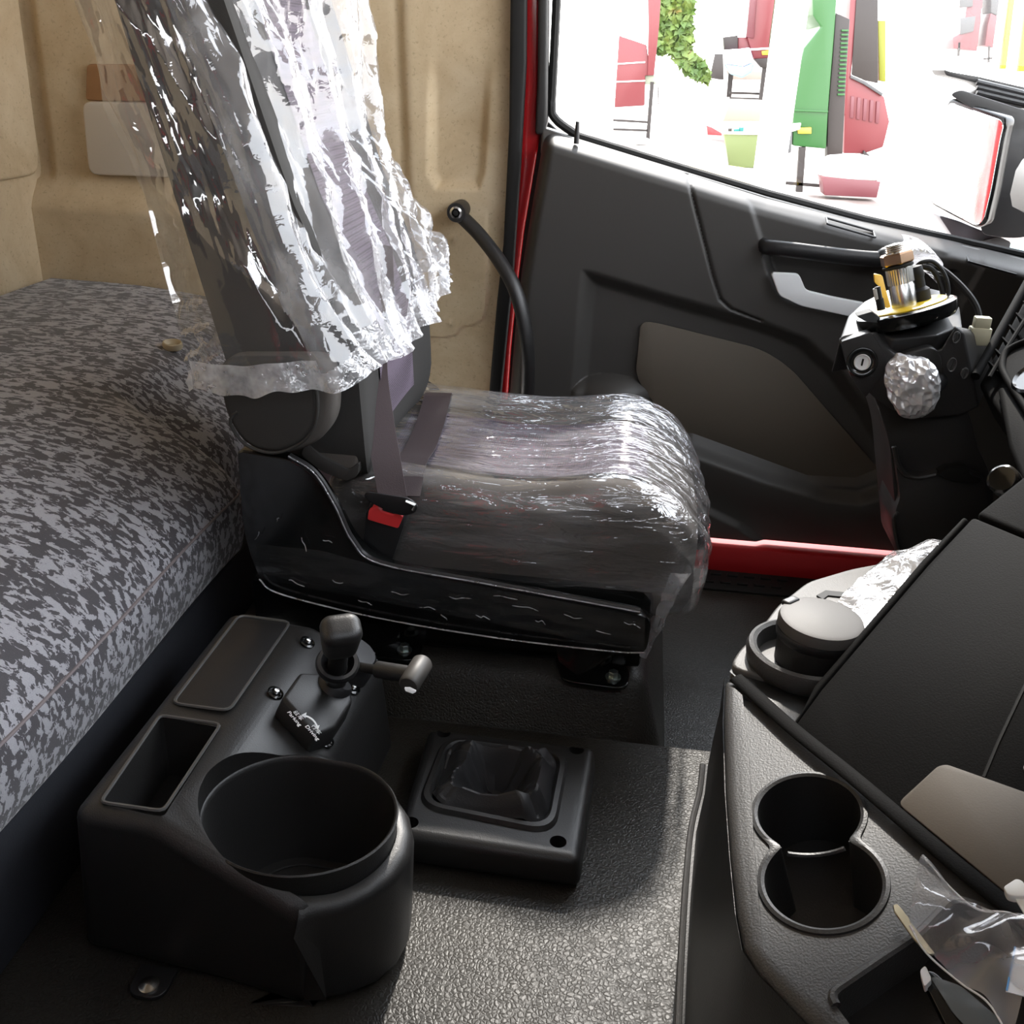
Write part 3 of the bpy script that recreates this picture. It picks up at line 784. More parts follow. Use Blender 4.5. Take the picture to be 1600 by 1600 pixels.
# three pinched corners
P = P + N * disp[..., None]
P[..., 2] += hemq * .003 * np.sin(UU * 47 + 1.0) + hemq * .002 * np.sin(UU * 111)
V = list(P.reshape(-1, 3)); F = []
for i in range(nu):
    for j in range(nt_ - 1):
        F.append([i * nt_ + j, ((i + 1) % nu) * nt_ + j, ((i + 1) % nu) * nt_ + j + 1, i * nt_ + j + 1])
bag = obj('backrest_bag', (V, F), 'film_bag', label='crumpled shiny clear plastic bag pulled over the seat backrest', cat='plastic bag', sharp=22)
bag.data.materials.append(M['film_bag_clear']); bag.data.materials.append(M['film_hem']); bag.data.materials.append(M['film_bag_side'])
cm = calm.reshape(-1)
mi = np.zeros(len(F), int)
for k, f in enumerate(F):
    i, j = f[0] // nt_, f[0] % nt_
    if T[j] < .045 - .02 * math.sin(40 * U[i]) * (U[i] > .2): mi[k] = 2
    elif cm[f[0]] > .5: mi[k] = 1
    elif U[i] < .185 or U[i] > .66: mi[k] = 3
bag.data.polygons.foreach_set('material_index', mi.tolist())

# ---- clear film stretched over the cushion
cv = rbox((.557, .447, .178), .050, 84, (-.1425, 1.4925, .268))
cv = xf(cv, cush)
VV = np.array(cv[0])
ctr = A(-.12, 1.475, .22)
nn = VV - ctr; nn /= np.linalg.norm(nn, axis=1, keepdims=True)
q = np.stack([VV[:, 0] * .55, VV[:, 1] * 1.5, VV[:, 2] * 1.2], -1)
a1, _k = cellular(q, 500, q.min(0), q.max(0), 11)
fr = np.clip((VV[:, 0] - .0) / .12, 0, 1)
dsp = .0030 * np.clip(a1 / .05, 0, 1.3) + .0022 * tri(VV[:, 1] * 26 + VV[:, 0] * 5 + .6 * np.sin(VV[:, 0] * 19)) + fr * .006 * np.clip(a1 / .05, 0, 1.2)
VV = VV + nn * dsp[:, None]
keep = VV[:, 2] > .190 - 0 * VV[:, 0]
F = [f for f in cv[1] if all(VV[i][2] > (.215 if VV[i][0] < .06 else .19) for i in f)]
obj('cushion_film', (list(VV), F), 'film_seat', label='wrinkled clear plastic film stretched over the seat cushion', cat='plastic film', sharp=30)
# loose crumpled tail of the film at the front corner
G = np.zeros((40, 30, 3))
for i in range(40):
    for j in range(30):
        u, v = i / 39, j / 29
        a = at_y(1052, 890, 1.25); b = at_y(1000, 1022, 1.235); w = A(.022, .04, -.003)
        p = a * (1 - u) + b * u + w * (v - .3) * (1 - .55 * u) + A(.014 * math.sin(math.pi * v) * (1 - .7 * u), -.012 * math.sin(math.pi * v), 0)
        G[i, j] = p
q = G.reshape(-1, 3); a1, _k = cellular(q, 90, q.min(0), q.max(0), 21)
G = (q + A(.6, -.6, .3) * (np.clip(a1 / .015, 0, 1.3) * .007)[:, None]).reshape(40, 30, 3)
tailo = obj('film_tail', gridmesh(G), 'film_thin', bpy.data.objects['cushion_film'], sharp=18)
# film left on the side shell
G = []
for i in range(60):
    row = []
    for j in range(24):
        u, v = i / 59, j / 23
        tp_ = by(np.interp(u, [0, .12, .3, 1], [392, 500, 600, 1008]), np.interp(u, [0, .12, .3, 1], [846, 858, 886, 962]), 1.212)
        bt = by(405 + 603 * u, 902 + 116 * u, 1.212)
        row.append(tp_ * (1 - v) + bt * v)
    G.append(row)
G = np.array(G); q = G.reshape(-1, 3); a1, _k = cellular(q * A(.4, 1, 1.6), 80, (q * A(.4, 1, 1.6)).min(0), (q * A(.4, 1, 1.6)).max(0), 8)
q = q - A(0, 1, 0) * (np.clip(a1 / .03, 0, 1.2) * .0035 + .002)[:, None]
obj('shell_film', gridmesh(q.reshape(G.shape)), 'film_bag_clear', seat, sharp=20)

lw_ = spline([by(*p, 1.208) for p in ((405, 905), (430, 925), (520, 950), (640, 975), (800, 1000), (960, 1018), (1008, 1020))], 8)
obj('edge_glint', tube(lw_, .0016, 6, .6), 'film_hem', seat)  # pale tube drawn as a highlight along the lower film edge
obj('edge_glint', tube([p + A(0, -.004, .001) for p in ridge], .0018, 6, .6), 'film_hem', seat)  # pale tube drawn as a highlight along the shell ridge
rq = np.random.default_rng(12); cg_ = []
for px, py, ln, an in ((398, 842, 12, -.9), (432, 815, 10, -1.0), (470, 838, 26, 1.2), (505, 845, 14, .3), (560, 940, 22, .15), (610, 925, 30, .2), (655, 948, 24, .1), (700, 930, 36, .2), (745, 962, 22, .3), (800, 945, 44, .22), (835, 968, 20, .4), (880, 962, 30, .2), (930, 985, 26, .3), (975, 972, 26, .25), (520, 905, 18, .4), (450, 905, 26, .5), (690, 960, 14, .9), (770, 930, 40, .15)):
    pts = [by(px + ln * t * math.cos(an) + rq.normal() * 1.2, py + ln * t * math.sin(an) + rq.normal() * 1.6, 1.205) for t in (0, .3, .6, 1)]
    cg_.append(tube(spline(pts, 4), [.0004] + [.0011] * 11 + [.0004], 5, .5))
obj('glint_streaks', join(*cg_), 'film_hem', seat, kind='stuff')  # short milky tubes stand in for glints on the shell film
# ================================================================== GRAB HANDLE on the side wall
gh = thing('grab_handle', at_y(713, 332, 2.07), 'curved black grab handle bolted to the beige wall', 'grab handle')
gp = spline([at_y(712, 332, 2.04), at_y(728, 345, 2.035), at_y(752, 370, 2.02), at_y(782, 410, 1.99), at_y(806, 455, 1.965), at_y(820, 510, 1.955), at_y(825, 560, 1.96), at_y(824, 610, 1.98), at_y(822, 650, 2.0)], 8)
gr = [.017, .0175, .0175] + [.0165] * (len(gp) - 3)
obj('bar', tube(gp, .0165, 14, .85), 'plastic_soft', gh)
gw = at_y(713, 332, 2.02); nrm = A(0, -1, 0)
obj('end_pad', lathe([(.0185, -.06), (.0195, 0), (.0185, .004), (.010, .004)], gw, nrm, 24), 'plastic_soft', gh)
obj('bolt', join(lathe([(.0125, .003), (.0125, .006), (.0085, .0075), (.0075, .004), (0, .004)], gw, nrm, 24)), 'steel', gh, label='steel socket bolt')
obj('bolt_socket', lathe([(.0062, .0062), (0, .0064)], gw, nrm, 6), 'rubber', gh)

# ================================================================== FLOOR CONSOLE with waste bin
fc = thing('floor_console', (-.35, .9, 0), 'black plastic floor console with lid, open tray, valves and a waste bin', 'console')
zt = .205
zr = .172
BL, BR = at_z(326, 1240, zr), at_z(626, 1268, zr); BN, BF = at_z(462, 1370, zr), at_z(480, 1182, zr)
BIN_C = (BL + BR) / 2; BIN_C[1] = (BN[1] + BF[1]) / 2; BIN_C[2] = 0
BRX = np.linalg.norm(BR - BL) / 2; BRY = (BF[1] - BN[1]) / 2; BK = BRY / BRX
T1, T2, T3, T4, T5 = at_z(108, 1266, zt), at_z(360, 952, zt), at_z(490, 974, zt), at_z(345, 1182, zt), at_z(236, 1290, .198)
Rr = at_y(468, 1436, .700); Pp = at_z(514, 1180, .155); U2 = at_z(600, 1035, .150)
arc = []
for k in range(9):
    t = math.radians(-72 + k * 16.5)
    arc.append(BIN_C + A((BRX + .017) * math.cos(t), (BRX + .017) * BK * math.sin(t), Rr[2] + (.155 - Rr[2]) * (k + 1) / 9))
fl_ = lambda p, dx=0, dy=0: A(p[0] + dx, p[1] + dy, .001)
top = [T1, T2, T3, U2, Pp] + arc[::-1] + [Rr, T5]
bot = [fl_(T1, -.02, .005), fl_(T2, -.01, .01), fl_(T3, 0, .012), fl_(U2, .012, .01), fl_(Pp, .015, 0)] + [fl_(p, .004 * math.cos(i), 0) for i, p in enumerate(arc[::-1])] + [A(-.263, .706, .001), A(-.40, .722, .001)]
n_ = len(top); Vt = top + bot + [T4]
iT5, iR = n_ - 1, n_ - 2
Ft = [[0, 1, 2, 2 * n_, iT5], [2, 3, 4, 2 * n_], [2 * n_, 4] + list(range(5, n_))]
Ft += [[k, (k + 1) % n_, n_ + (k + 1) % n_, n_ + k] for k in range(n_)] + [list(range(n_, 2 * n_))]
body = obj('body', solid(Vt, Ft, .017, 6, .36, False), 'plastic_soft', fc)
# tray and bin hollows
tr_ = [at_z(157, 1254, zt), at_z(250, 1118, zt), at_z(345, 1132, zt), at_z(255, 1268, zt)]
tr_r = rounded(tr_, .008, 3)
lid_ = [at_z(268, 1100, zt), at_z(374, 961, zt), at_z(455, 972, zt), at_z(358, 1112, zt)]
carve(body, prism([p + A(0, 0, -.09) for p in tr_r], (0, 0, .13)),
      prism([p + A(0, 0, -.004) for p in rounded(lid_, .012, 4)], (0, 0, .03)),
      lathe([(BRX * .965, .02), (BRX * 1.015, .4)], BIN_C, (0, 0, 1), 64, BK, 1))
obj('tray_liner', join(prism([p + A(0, 0, -.088) for p in tr_r], (0, 0, .002))), 'plastic_soft', fc)
lr = rounded([p + (np.mean(lid_, 0) - p) * .035 for p in lid_], .010, 4)
obj('lid', prism([p + A(0, 0, -.0035) for p in lr], (0, 0, .004), .0012, 2), 'plastic', fc, label='flat matt lid')
for nm, lp in (('lid_rim', rounded([p + (np.mean(lid_, 0) - p) * .01 for p in lid_], .012, 4)), ('tray_rim', tr_r)):
    obj(nm, tube([p + A(0, 0, .0004) for p in lp] + [lp[0] + A(0, 0, .0004)], .0021, 6), 'rim_line', fc)
# bin: thin walled cup, slightly heart-shaped rim
def binring(r, z, dip=0):
    out = []
    for k in range(96):
        t = 2 * math.pi * k / 96
        x, y = math.cos(t), math.sin(t)
        rr = r * (1 - .07 * math.exp(-((t - 1.50) / .30) ** 2))
        out.append(BIN_C + A(rr * x, rr * y * BK, z + .004 * y))
    return out
obj('waste_bin', loft([binring(BRX * q, z) for q, z in ((.86, .03), (.955, .12), (.99, zr - .003), (1.0, zr), (.985, zr + .0015), (.965, zr), (.955, zr - .006), (.92, .11), (.80, .035), (.04, .035))], True, True, True), 'plastic_soft', fc, sharp=50)
obj('bin_floor_ring', tube(binring(BRX * .66, .0365) + [binring(BRX * .66, .0365)[0]], .0015, 6), 'plastic_soft', fc)
# fixing tab at the floor
tb = at_z(233, 1540, .006)
tab = obj('fixing_tab', join(prism(rounded([tb + A(-.021, .026, -.005), tb + A(-.021, -.014, -.005), tb + A(.021, -.014, -.005), tb + A(.021, .026, -.005)], [0, .018, .018, 0], 5), (0, 0, .005), .001)), 'plastic', fc)
obj('screw', lathe([(.011, 0), (.011, .002), (.0085, .0025), (.006, .0045), (0, .005)], tb, seg=20), 'steel', tab, label='steel cross head screw')
# sloping switch face with the two brake valves
SL = plane3(T3 + A(0, 0, 0), T4, Pp)
SN = SL[1] if SL[1][2] > 0 else -SL[1]
def sface(px, py, up=0): return at_p(px, py, SL) + SN * up
for px, py in ((480, 1004), (430, 1083), (551, 1076), (509, 1158)):
    sc = obj('screw', join(lathe([(.0100, -.002), (.0104, .0015), (.0088, .0022), (.0076, .0008), (.0062, .0012), (.0056, .004), (.003, .0055), (0, .0057)], sface(px, py), SN, 24)), 'gloss', fc, label='dark cross head screw')
    obj('screw_head', lathe([(.0038, .0042), (.003, .0058), (0, .0063)], sface(px, py), SN, 12), 'steel', sc)
ax = unit(SN)
dn = unit(Pp - T4); al = unit(T3 - T4)         # down the slope, along the console
# rear valve: round housing + collar + knob lever
r0 = sface(540, 1045)
rv = obj('valve_housing', join(lathe([(.034, -.004), (.034, .012), (.031, .016), (.031, .030), (.027, .034), (0, .034)], r0, ax, 40)), 'plastic', fc)
for k in range(9):
    t = -1.2 + k * .42; u_, v_, w_ = frame_of(ax); p = r0 + (u_ * math.cos(t) + v_ * math.sin(t)) * .0312
    obj('rib', tube([p + ax * .016, p + ax * .030], .0016, 6), 'plastic', rv)
kb = at_d(527, 1040, 1.115); kt = at_d(533, 985, 1.055); kx = unit(kt - kb)
coll = obj('collar', join(lathe([(.0195, -.004), (.0235, 0), (.0245, .005), (.0225, .009), (.0185, .009), (.017, .004), (.012, -.004)], kb, kx, 36)), 'plastic', fc)
kg = rbox((.041, .034, .055), .0125, 12)
u_, v_, w_ = frame_of(kx)
def kf(v):
    k = 1 + .12 * (v[2] / .025)
    return kt + u_ * v[0] * k + v_ * v[1] * k + w_ * (v[2] - .016)
obj('brake_knob', xf(kg, kf), 'plastic_soft', fc, label='black pull knob of the parking brake')
obj('knob_stem', tube([kb - kx * .02, kt - kx * .02], .011, 16), 'rubber', fc)
# front valve: wedge with printed arrow
f0 = sface(487, 1112)
fh = [(427, 1113), (455, 1073), (500, 1075), (533, 1098), (537, 1118), (510, 1160), (478, 1172)]
tp = [sface(px, py, .028) for px, py in fh]; bt = [sface(px + (4 if k > 1 else 0), py + 6, -.002) for k, (px, py) in enumerate(fh)]
wd = obj('valve_wedge', solid(bt + tp, [list(range(7)), list(range(7, 14))] + [[k, (k + 1) % 7, 7 + (k + 1) % 7, 7 + k] for k in range(7)], .005, 3), 'plastic_soft', fc)
hub = sface(508, 1094, .02)
obj('valve_hub', lathe([(.023, -.02), (.023, .010), (.020, .014), (0, .015)], hub, unit(ax + al * .35), 36), 'plastic', wd)
obj('lever_neck', tube([kb - kx * .004, hub + ax * .012], [.012, .013], 14, .7), 'plastic_soft', fc)
WP = (sface(480, 1120, .0292), SN)
def flatmark(px_pts, mat, name, par): 
    return obj(name, prism([at_p(x, y, WP) for x, y in px_pts], -SN * .0012), mat, par, smooth=False)
arc = []; 
for k in range(13):
    t = k / 12; a0, b0, c0 = A(474, 1118), A(490, 1120), A(496, 1136)
    arc.append(a0 * (1 - t) ** 2 + b0 * 2 * t * (1 - t) + c0 * t * t)
lft, rgt = [], []
for k, p in enumerate(arc):
    d = unit(arc[min(k + 1, 12)] - arc[max(k - 1, 0)]); n2 = A(-d[1], d[0]); lft.append(p + n2 * 1.3); rgt.append(p - n2 * 1.3)
flatmark([tuple(p) for p in lft + rgt[::-1]], 'print', 'arrow', wd)
flatmark([(471, 1117), (479, 1113), (477.5, 1122)], 'print', 'arrow_head', wd)
flatmark([(497, 1140), (492, 1134.5), (499.5, 1133)], 'print', 'arrow_head', wd)
def letter(txt, org, xdir, nrm, size, mat, name, par):
    cu = bpy.data.curves.new(name, 'FONT'); cu.body = txt; cu.size = size; cu.align_x = 'CENTER'; cu.align_y = 'CENTER'; cu.extrude = .0002; cu.resolution_u = 2
    t = bpy.data.objects.new('tmp', cu); COL.objects.link(t); bpy.context.view_layer.update()
    me = bpy.data.meshes.new_from_object(t.evaluated_get(bpy.context.evaluated_depsgraph_get()))
    V = [np.array(v.co) for v in me.vertices]; F = [list(p.vertices) for p in me.polygons]
    bpy.data.objects.remove(t); bpy.data.curves.remove(cu); bpy.data.meshes.remove(me)
    z = unit(nrm); x = unit(xdir - z * np.dot(xdir, z)); y = np.cross(z, x)
    return obj(name, ([org + x * v[0] + y * v[1] + z * v[2] for v in V], F), mat, par, smooth=False)
wp = lambda px, py: at_p(px, py, WP)
wx = wp(470, 1130) - wp(456, 1114)
letter('Parking', wp(460, 1123), wx, SN, .0080, 'print', 'lettering', wd)
letter('驻车', wp(466, 1118), wx, SN, .0075, 'print', 'lettering', wd)
letter('Driving', wp(488, 1145), wx, SN, .0080, 'print', 'lettering', wd)
letter('行车', wp(494, 1140), wx, SN, .0075, 'print', 'lettering', wd)

# ---- T shaped handle of the lever under the seat
th = thing('tee_lever', at_d(655, 1050, 1.22), 'dark grey T-shaped lever handle beside the brake valves', 'lever')
a, b = at_d(575, 1046, 1.22), at_d(640, 1053, 1.19)
obj('rod', tube([at_d(560, 1042, 1.23), at_d(596, 1048, 1.212)], .0062, 12), 'rubber', th)
obj('sleeve', tube([at_d(590, 1046, 1.215), at_d(645, 1055, 1.19)], .0105, 18), 'plastic_soft', th)
obj('cross_grip', join(lathe([(.0, -.001), (.011, 0), (.013, .003), (.013, .044), (.011, .047), (0, .048)], at_d(638, 1072, 1.165), unit(at_d(659, 1038, 1.20) - at_d(638, 1072, 1.165)), 24)), plain('grey_grip', (.05, .046, .042), .5), th)
pv = at_d(641, 1080, 1.158)
obj('chipped_paint', prism([at_d(632, 1076, 1.157), at_d(640, 1076, 1.157), at_d(650, 1081, 1.157), at_d(645, 1084, 1.157), at_d(634, 1080, 1.157)], A(0, .002, .001)), 'print', th, label='white chipped mark')

# ================================================================== GEAR LEVER BOOT HOUSING
gb = thing('gear_boot_housing', (-.11, 1.03, 0), 'square black gear lever housing on the floor with crumpled boot', 'gear housing')
zg = .045
gt = [at_z(620, 1303, zg), at_z(671, 1135, zg), at_z(930, 1166, zg), at_z(905, 1345, zg)]
gbv = [p + (p - np.mean(gt, 0)) * .035 for p in gt]
for p in gbv: p[2] = 0.0005
hous = obj('housing', solid(gbv + gt, [[0, 1, 2, 3], [4, 5, 6, 7]] + [[k, (k + 1) % 4, 4 + (k + 1) % 4, 4 + k] for k in range(4)], .012, 5), 'plastic_soft', gb)
op = rounded([at_z(*p, zg) for p in ((656, 1255), (700, 1160), (862, 1172), (892, 1192), (872, 1290), (850, 1302))], [.03, .03, .02, .02, .03, .02], 5)
op = rounded([at_z(*p, zg) for p in ((650, 1262), (694, 1152), (890, 1178), (866, 1306))], .035, 7)
carve(hous, prism([p - A(0, 0, .03) for p in op], (0, 0, .06)), *[lathe([(.0105, -.035), (.0105, .03)], at_z(px, py, zg), seg=24) for px, py in ((693, 1145), (901, 1171), (641, 1285), (872, 1315))])
obj('boot_ring', loft([[p + A(0, 0, dz) + (np.mean(op, 0) - p) * k for p in op] for k, dz in ((-.01, .0005), (.03, .006), (.10, .007), (.16, .0), (.17, -.012))], True), 'plastic_soft', gb)
# boot: collapsed leatherette with a hollow
oc = np.mean(op, 0); G = []
rr = np.random.default_rng(5)
na, nr = 96, 26
for i in range(na):
    t = i / na * len(op); k = int(t) % len(op); p = op[k] * (1 - t % 1) + op[(k + 1) % len(op)] * (t % 1)
    row = []
    for j in range(nr):
        r = 1 - j / (nr - 1)
        q_ = oc + (p - oc) * (r * .86)
        th_ = 2 * math.pi * i / na
        rim = .66 + .17 * math.sin(th_ * 1 + 2.2) * .6 + .05 * math.sin(3 * th_)
        hgt = .004 + .026 * np.clip((1 - r) / (1 - rim), 0, 1) - .062 * np.clip((rim - r) / (rim - .22), 0, 1)
        hgt += .009 * (tri(th_ / 2 / math.pi * 5 + .22 * r) - .5) * (1 if r < .95 else .3)
        row.append(q_ + A(0, 0, hgt - .004 + .0))
    G.append(row)
G = np.array(G); q_ = G.reshape(-1, 3); a1, _k = cellular(q_ * A(1, 1, .3), 26, (q_ * A(1, 1, .3)).min(0), (q_ * A(1, 1, .3)).max(0), 9)
G[..., 2] += .012 - .016 * np.clip(a1 / .03, 0, 1.3).reshape(na, nr)
obj('boot', loft([list(G[:, j]) for j in range(nr)], True, False, True), 'boot', gb, label='crumpled black leatherette boot', sharp=18)

# ================================================================== CENTRE CONSOLE with cup holders
CP = plane3(at_d(1135, 1045, .90), at_d(1130, 1290, .74), at_d(1600, 1450, .61))
CN = CP[1] if CP[1][2] > 0 else -CP[1]
def cp(px, py, up=0): return at_p(px, py, CP) + CN * up
cc = thing('centre_console', (.2, .55, .0), 'grained black centre console with double cup holder and key tray', 'console')
outer = [cp(*p) for p in ((1131, 1050), (1128, 1120), (1131, 1230), (1138, 1330), (1147, 1420), (1158, 1478), (1182, 1515), (1230, 1566), (1290, 1626), (1700, 1700), (1760, 1560), (1600, 1426), (1470, 1322), (1330, 1205), (1240, 1130), (1180, 1082))]
def circ(cx, cy, rx, ry, a0, a1, n, rot=0):
    out = []
    for k in range(n + 1):
        t = math.radians(a0 + (a1 - a0) * k / n); x, y = rx * math.cos(t), ry * math.sin(t)
        out.append((cx + x * math.cos(rot) - y * math.sin(rot), cy + x * math.sin(rot) + y * math.cos(rot)))
    return out
# true circles on the console plane
CU = unit(cp(1300, 1300) - cp(1200, 1300)); CV = np.cross(CN, CU)
def ccirc(c, r, n=48): return [c + CU * r * math.cos(2 * math.pi * k / n) + CV * r * math.sin(2 * math.pi * k / n) for k in range(n)]
cA, cB = cp(1262, 1263), cp(1284, 1370)
plate = obj('top_plate', prism([p - CN * .045 for p in outer], CN * .045, .010, 4), 'plastic_grain', cc)
cut = [prism([p - CN * .09 for p in ccirc(c, r)], CN * .13) for c, r in ((cA, .0385), (cB, .0405))]
mid = (cA + cB) / 2; dm = unit(cB - cA); sm = np.cross(CN, dm)
cut.append(prism([mid + dm * a * .034 + sm * b * .0215 - CN * .09 for a, b in ((-1, -1), (1, -1), (1, 1), (-1, 1))], CN * .13))
kt_ = rounded([cp(*p) for p in ((1293, 1548), (1375, 1492), (1436, 1452), (1490, 1395), (1560, 1420), (1660, 1520), (1640, 1700), (1400, 1690))], .008, 3)
cut.append(prism([p - CN * .036 for p in kt_], CN * .10))
inner = [cp(*p) for p in ((1160, 1086), (1170, 1180), (1178, 1320), (1188, 1440), (1194, 1486), (1247, 1538), (1330, 1618), (1400, 1740), (1760, 1760), (1800, 1560), (1600, 1410), (1470, 1306), (1330, 1190), (1240, 1116))]
cut.append(prism([p - CN * .0045 for p in inner], CN * .03))
carve(plate, *cut)
def fig8(r_in, h, n=120):
    """outline of the two merged holders, by ray marching round the middle"""
    out = []
    for k in range(n):
        t = 2 * math.pi * k / n; d = dm * math.cos(t) + sm * math.sin(t); lo = 0
        for r in np.linspace(0, .12, 400):
            p = mid + d * r
            ins = np.linalg.norm(p - cA) < .0385 + r_in or np.linalg.norm(p - cB) < .0405 + r_in or (abs(np.dot(p - mid, dm)) < .034 and abs(np.dot(p - mid, sm)) < .0215 + r_in)
            if not ins: break
        out.append(mid + d * r + CN * h)
    for _ in range(7): out = [(out[k - 1] + 2 * out[k] + out[(k + 1) % n]) / 4 for k in range(n)]
    return out
obj('cup_rim', loft([fig8(.0042, -.0052), fig8(.0036, -.0030), fig8(.0010, -.0024), fig8(-.0012, -.0036), fig8(-.0015, -.007), fig8(-.003, -.070), fig8(-.03, -.071)], True, False, True), 'plastic_soft', cc)
obj('cup_divider', tube([mid + sm * .02 * a + CN * (-.010 - .004 * (1 - a * a)) for a in np.linspace(-1, 1, 12)], .0018, 6), 'plastic_soft', cc)
obj('tray_floor', prism([p - CN * .038 for p in kt_], CN * .002), 'plastic_soft', cc)
obj('tray_lip', tube([p - CN * .0045 for p in kt_[:int(len(kt_) * .62)]], .0032, 8), 'plastic_grain', cc)
# ridge between tray and dashboard
obj('ridge', tube(spline([cp(1150, 1060, .001), cp(1240, 1142, .002), cp(1330, 1215, .002), cp(1470, 1334, .002), cp(1600, 1440, .002), cp(1700, 1520, .002)], 6), .0065, 12, .30, up=CN), 'matt', cc)
# flank down to the floor
fk = [cp(1131, 1050, -.004), cp(1128, 1120, -.004), cp(1131, 1230, -.004), cp(1138, 1330, -.004), cp(1147, 1420, -.004), cp(1158, 1478, -.004), cp(1182, 1515, -.004), cp(1290, 1626, -.004)]
et = [at_z(*q) for q in ((1098, 1195, .16), (1093, 1238, .15), (1079, 1300, .14), (1070, 1400, .13), (1064, 1500, .12), (1060, 1600, .11), (1058, 1700, .10), (1080, 1850, .10))]
rings = []
for k, p in enumerate(fk):
    q = et[k]
    rings.append([p, p * .85 + q * .15 + A(.002, 0, -.02), p * .45 + q * .55 + A(.004, 0, 0), q + A(.006, 0, 0), q, A(q[0] + .004, q[1] + .004, .001)])
obj('flank', loft(rings, False), 'plastic_soft', cc)
obj('edge_trim', tube(spline(et, 6), .0035, 8), 'plastic_grain', cc)

# ---- ledge with ashtray socket
LZ = .428
lg = [at_z(*p, LZ) for p in ((1140, 1042), (1152, 1018), (1185, 985), (1215, 945), (1262, 908), (1330, 888), (1450, 866), (1560, 900), (1560, 1000), (1400, 1060), (1280, 1082))]
obj('ledge', prism([p - A(0, 0, .05) for p in rounded(lg, .012, 3)], (0, 0, .05), .006, 3), plain('grey_ledge', (.085, .080, .074), .5, spec=.4, bump=.4, bscale=600, bdist=.0006), cc)
lp = [at_z(*p, LZ + .0015) for p in ((1276, 930), (1290, 922), (1346, 928), (1325, 952), (1318, 948), (1334, 934), (1294, 930), (1286, 936))]
obj('hatch_groove', prism(lp, (0, 0, -.002)), 'rubber', cc, smooth=False)
fc2 = [cp(1137, 1046, -.002), cp(1180, 1084, -.002), cp(1240, 1131, -.002), at_z(1278, 1082, LZ - .006), at_z(1145, 1042, LZ - .006)]
obj('ledge_face', prism(fc2, A(.02, .05, -.02), .003), 'plastic_soft', cc)
ac = at_z(1258, 1035, LZ)
ash = thing('ashtray', ac, 'round black ashtray cup with lid standing in the console socket', 'ashtray')
sk = obj('socket', lathe([(.050, -.004), (.053, .0), (.0545, .010), (.0525, .0155), (.049, .017), (.0455, .015), (.0435, .006), (.043, -.004)], ac, seg=56), 'plastic_grain', ash)
a0 = ac + A(.007, .004, .0); AS = .90
obj('cup', lathe([(r * AS, h * .82) for r, h in ((.038, .0), (.0385, .030), (.0405, .032), (.0415, .040), (.0405, .0425))], a0, seg=56), 'plastic_soft', ash)
obj('lid', lathe([(r * AS, h * .82) for r, h in ((.0405, .043), (.0418, .044), (.0420, .051), (.0405, .0560), (.036, .0575), (0, .0580))], a0, (.02, -.02, 1), 56), plain('ash_lid', (.085, .078, .072), .55, spec=.4, bump=.25, bscale=900), ash)
obj('thumb_tab', xf(rbox((.018, .010, .006), .0028, 6), lambda v: a0 + A(-.0235, .0235, .0465) + A(v[0] * .7 - v[1] * .7, v[0] * .7 + v[1] * .7, v[2])), 'plastic', ash)
obj('hinge_pin', lathe([(.0015, 0), (0, .0008)], a0 + A(.011, -.0365, .040), (.3, -1, 0), 10), 'rubber', ash)
# bag left on the ledge
G = np.zeros((44, 26, 3))
for i in range(44):
    for j in range(26):
        u, v = i / 43, j / 25
        a = at_z(1438, 864, LZ + .02); b = at_z(1335, 1040, LZ + .01)
        p = a * (1 - u) + b * u + A(.10, .01, 0) * (v - .38) * (.8 + .5 * math.sin(2.4 * u)); p[2] = LZ + .012 + .022 * math.sin(math.pi * v) * (.6 + .4 * math.sin(7 * u))
        G[i, j] = p
q = G.reshape(-1, 3); a1, _k = cellular(q, 60, q.min(0), q.max(0), 31); q[:, 2] += np.clip(a1 / .02, 0, 1.2) * .010
obj('ledge_bag', gridmesh(q.reshape(44, 26, 3)), 'film_white', label='crumpled milky plastic bag lying on the ledge behind the ashtray', cat='plastic bag', sharp=20)

# ================================================================== DASHBOARD tower
DPL = plane3(cp(1240, 1131), cp(1600, 1426), at_d(1535, 795, .915))
DN = DPL[1] if np.dot(DPL[1], CAM - DPL[0]) > 0 else -DPL[1]
def dp(px, py, up=0): return at_p(px, py, DPL) + DN * up
da = thing('dashboard', (.45, .75, .3), 'large matt black dashboard face with a brown inlay beside the console', 'dashboard')
face = [dp(*p) for p in ((1240, 1133), (1282, 1076), (1340, 1008), (1450, 880), (1520, 806), (1700, 880), (1830, 1000), (1830, 1650), (1600, 1430), (1470, 1326), (1330, 1208))]
dface = obj('face_panel', prism(face, -DN * .05, .004, 2), 'matt', da)
up_ = [dp(*p) for p in ((1523, 803), (1530, 796), (1600, 740), (1700, 680), (1830, 700), (1830, 990), (1700, 876))]
obj('upper_panel', prism([p - DN * .001 for p in up_], -DN * .06, .005, 3), 'matt', da)
il = rounded([dp(*p, .0005) for p in ((1403, 1258), (1466, 1200), (1480, 1197), (1640, 1254), (1740, 1290), (1740, 1540), (1600, 1420))], .006, 3)
obj('inlay', prism([p - DN * .001 for p in il], DN * .003, .001, 2), 'inlay', da, label='brown textured inlay panel')
obj('joint', tube([dp(1537, 1215), dp(1560, 1160), dp(1600, 1075), dp(1700, 880)], .0014, 6), 'rubber', da)
obj('side_strip', prism([dp(1240, 1133, .0), dp(1282, 1076), dp(1340, 1008), dp(1450, 880), dp(1513, 810), dp(1505, 806), dp(1440, 874), dp(1330, 1003), dp(1272, 1070)], -DN * .055, .003), 'matt', da)
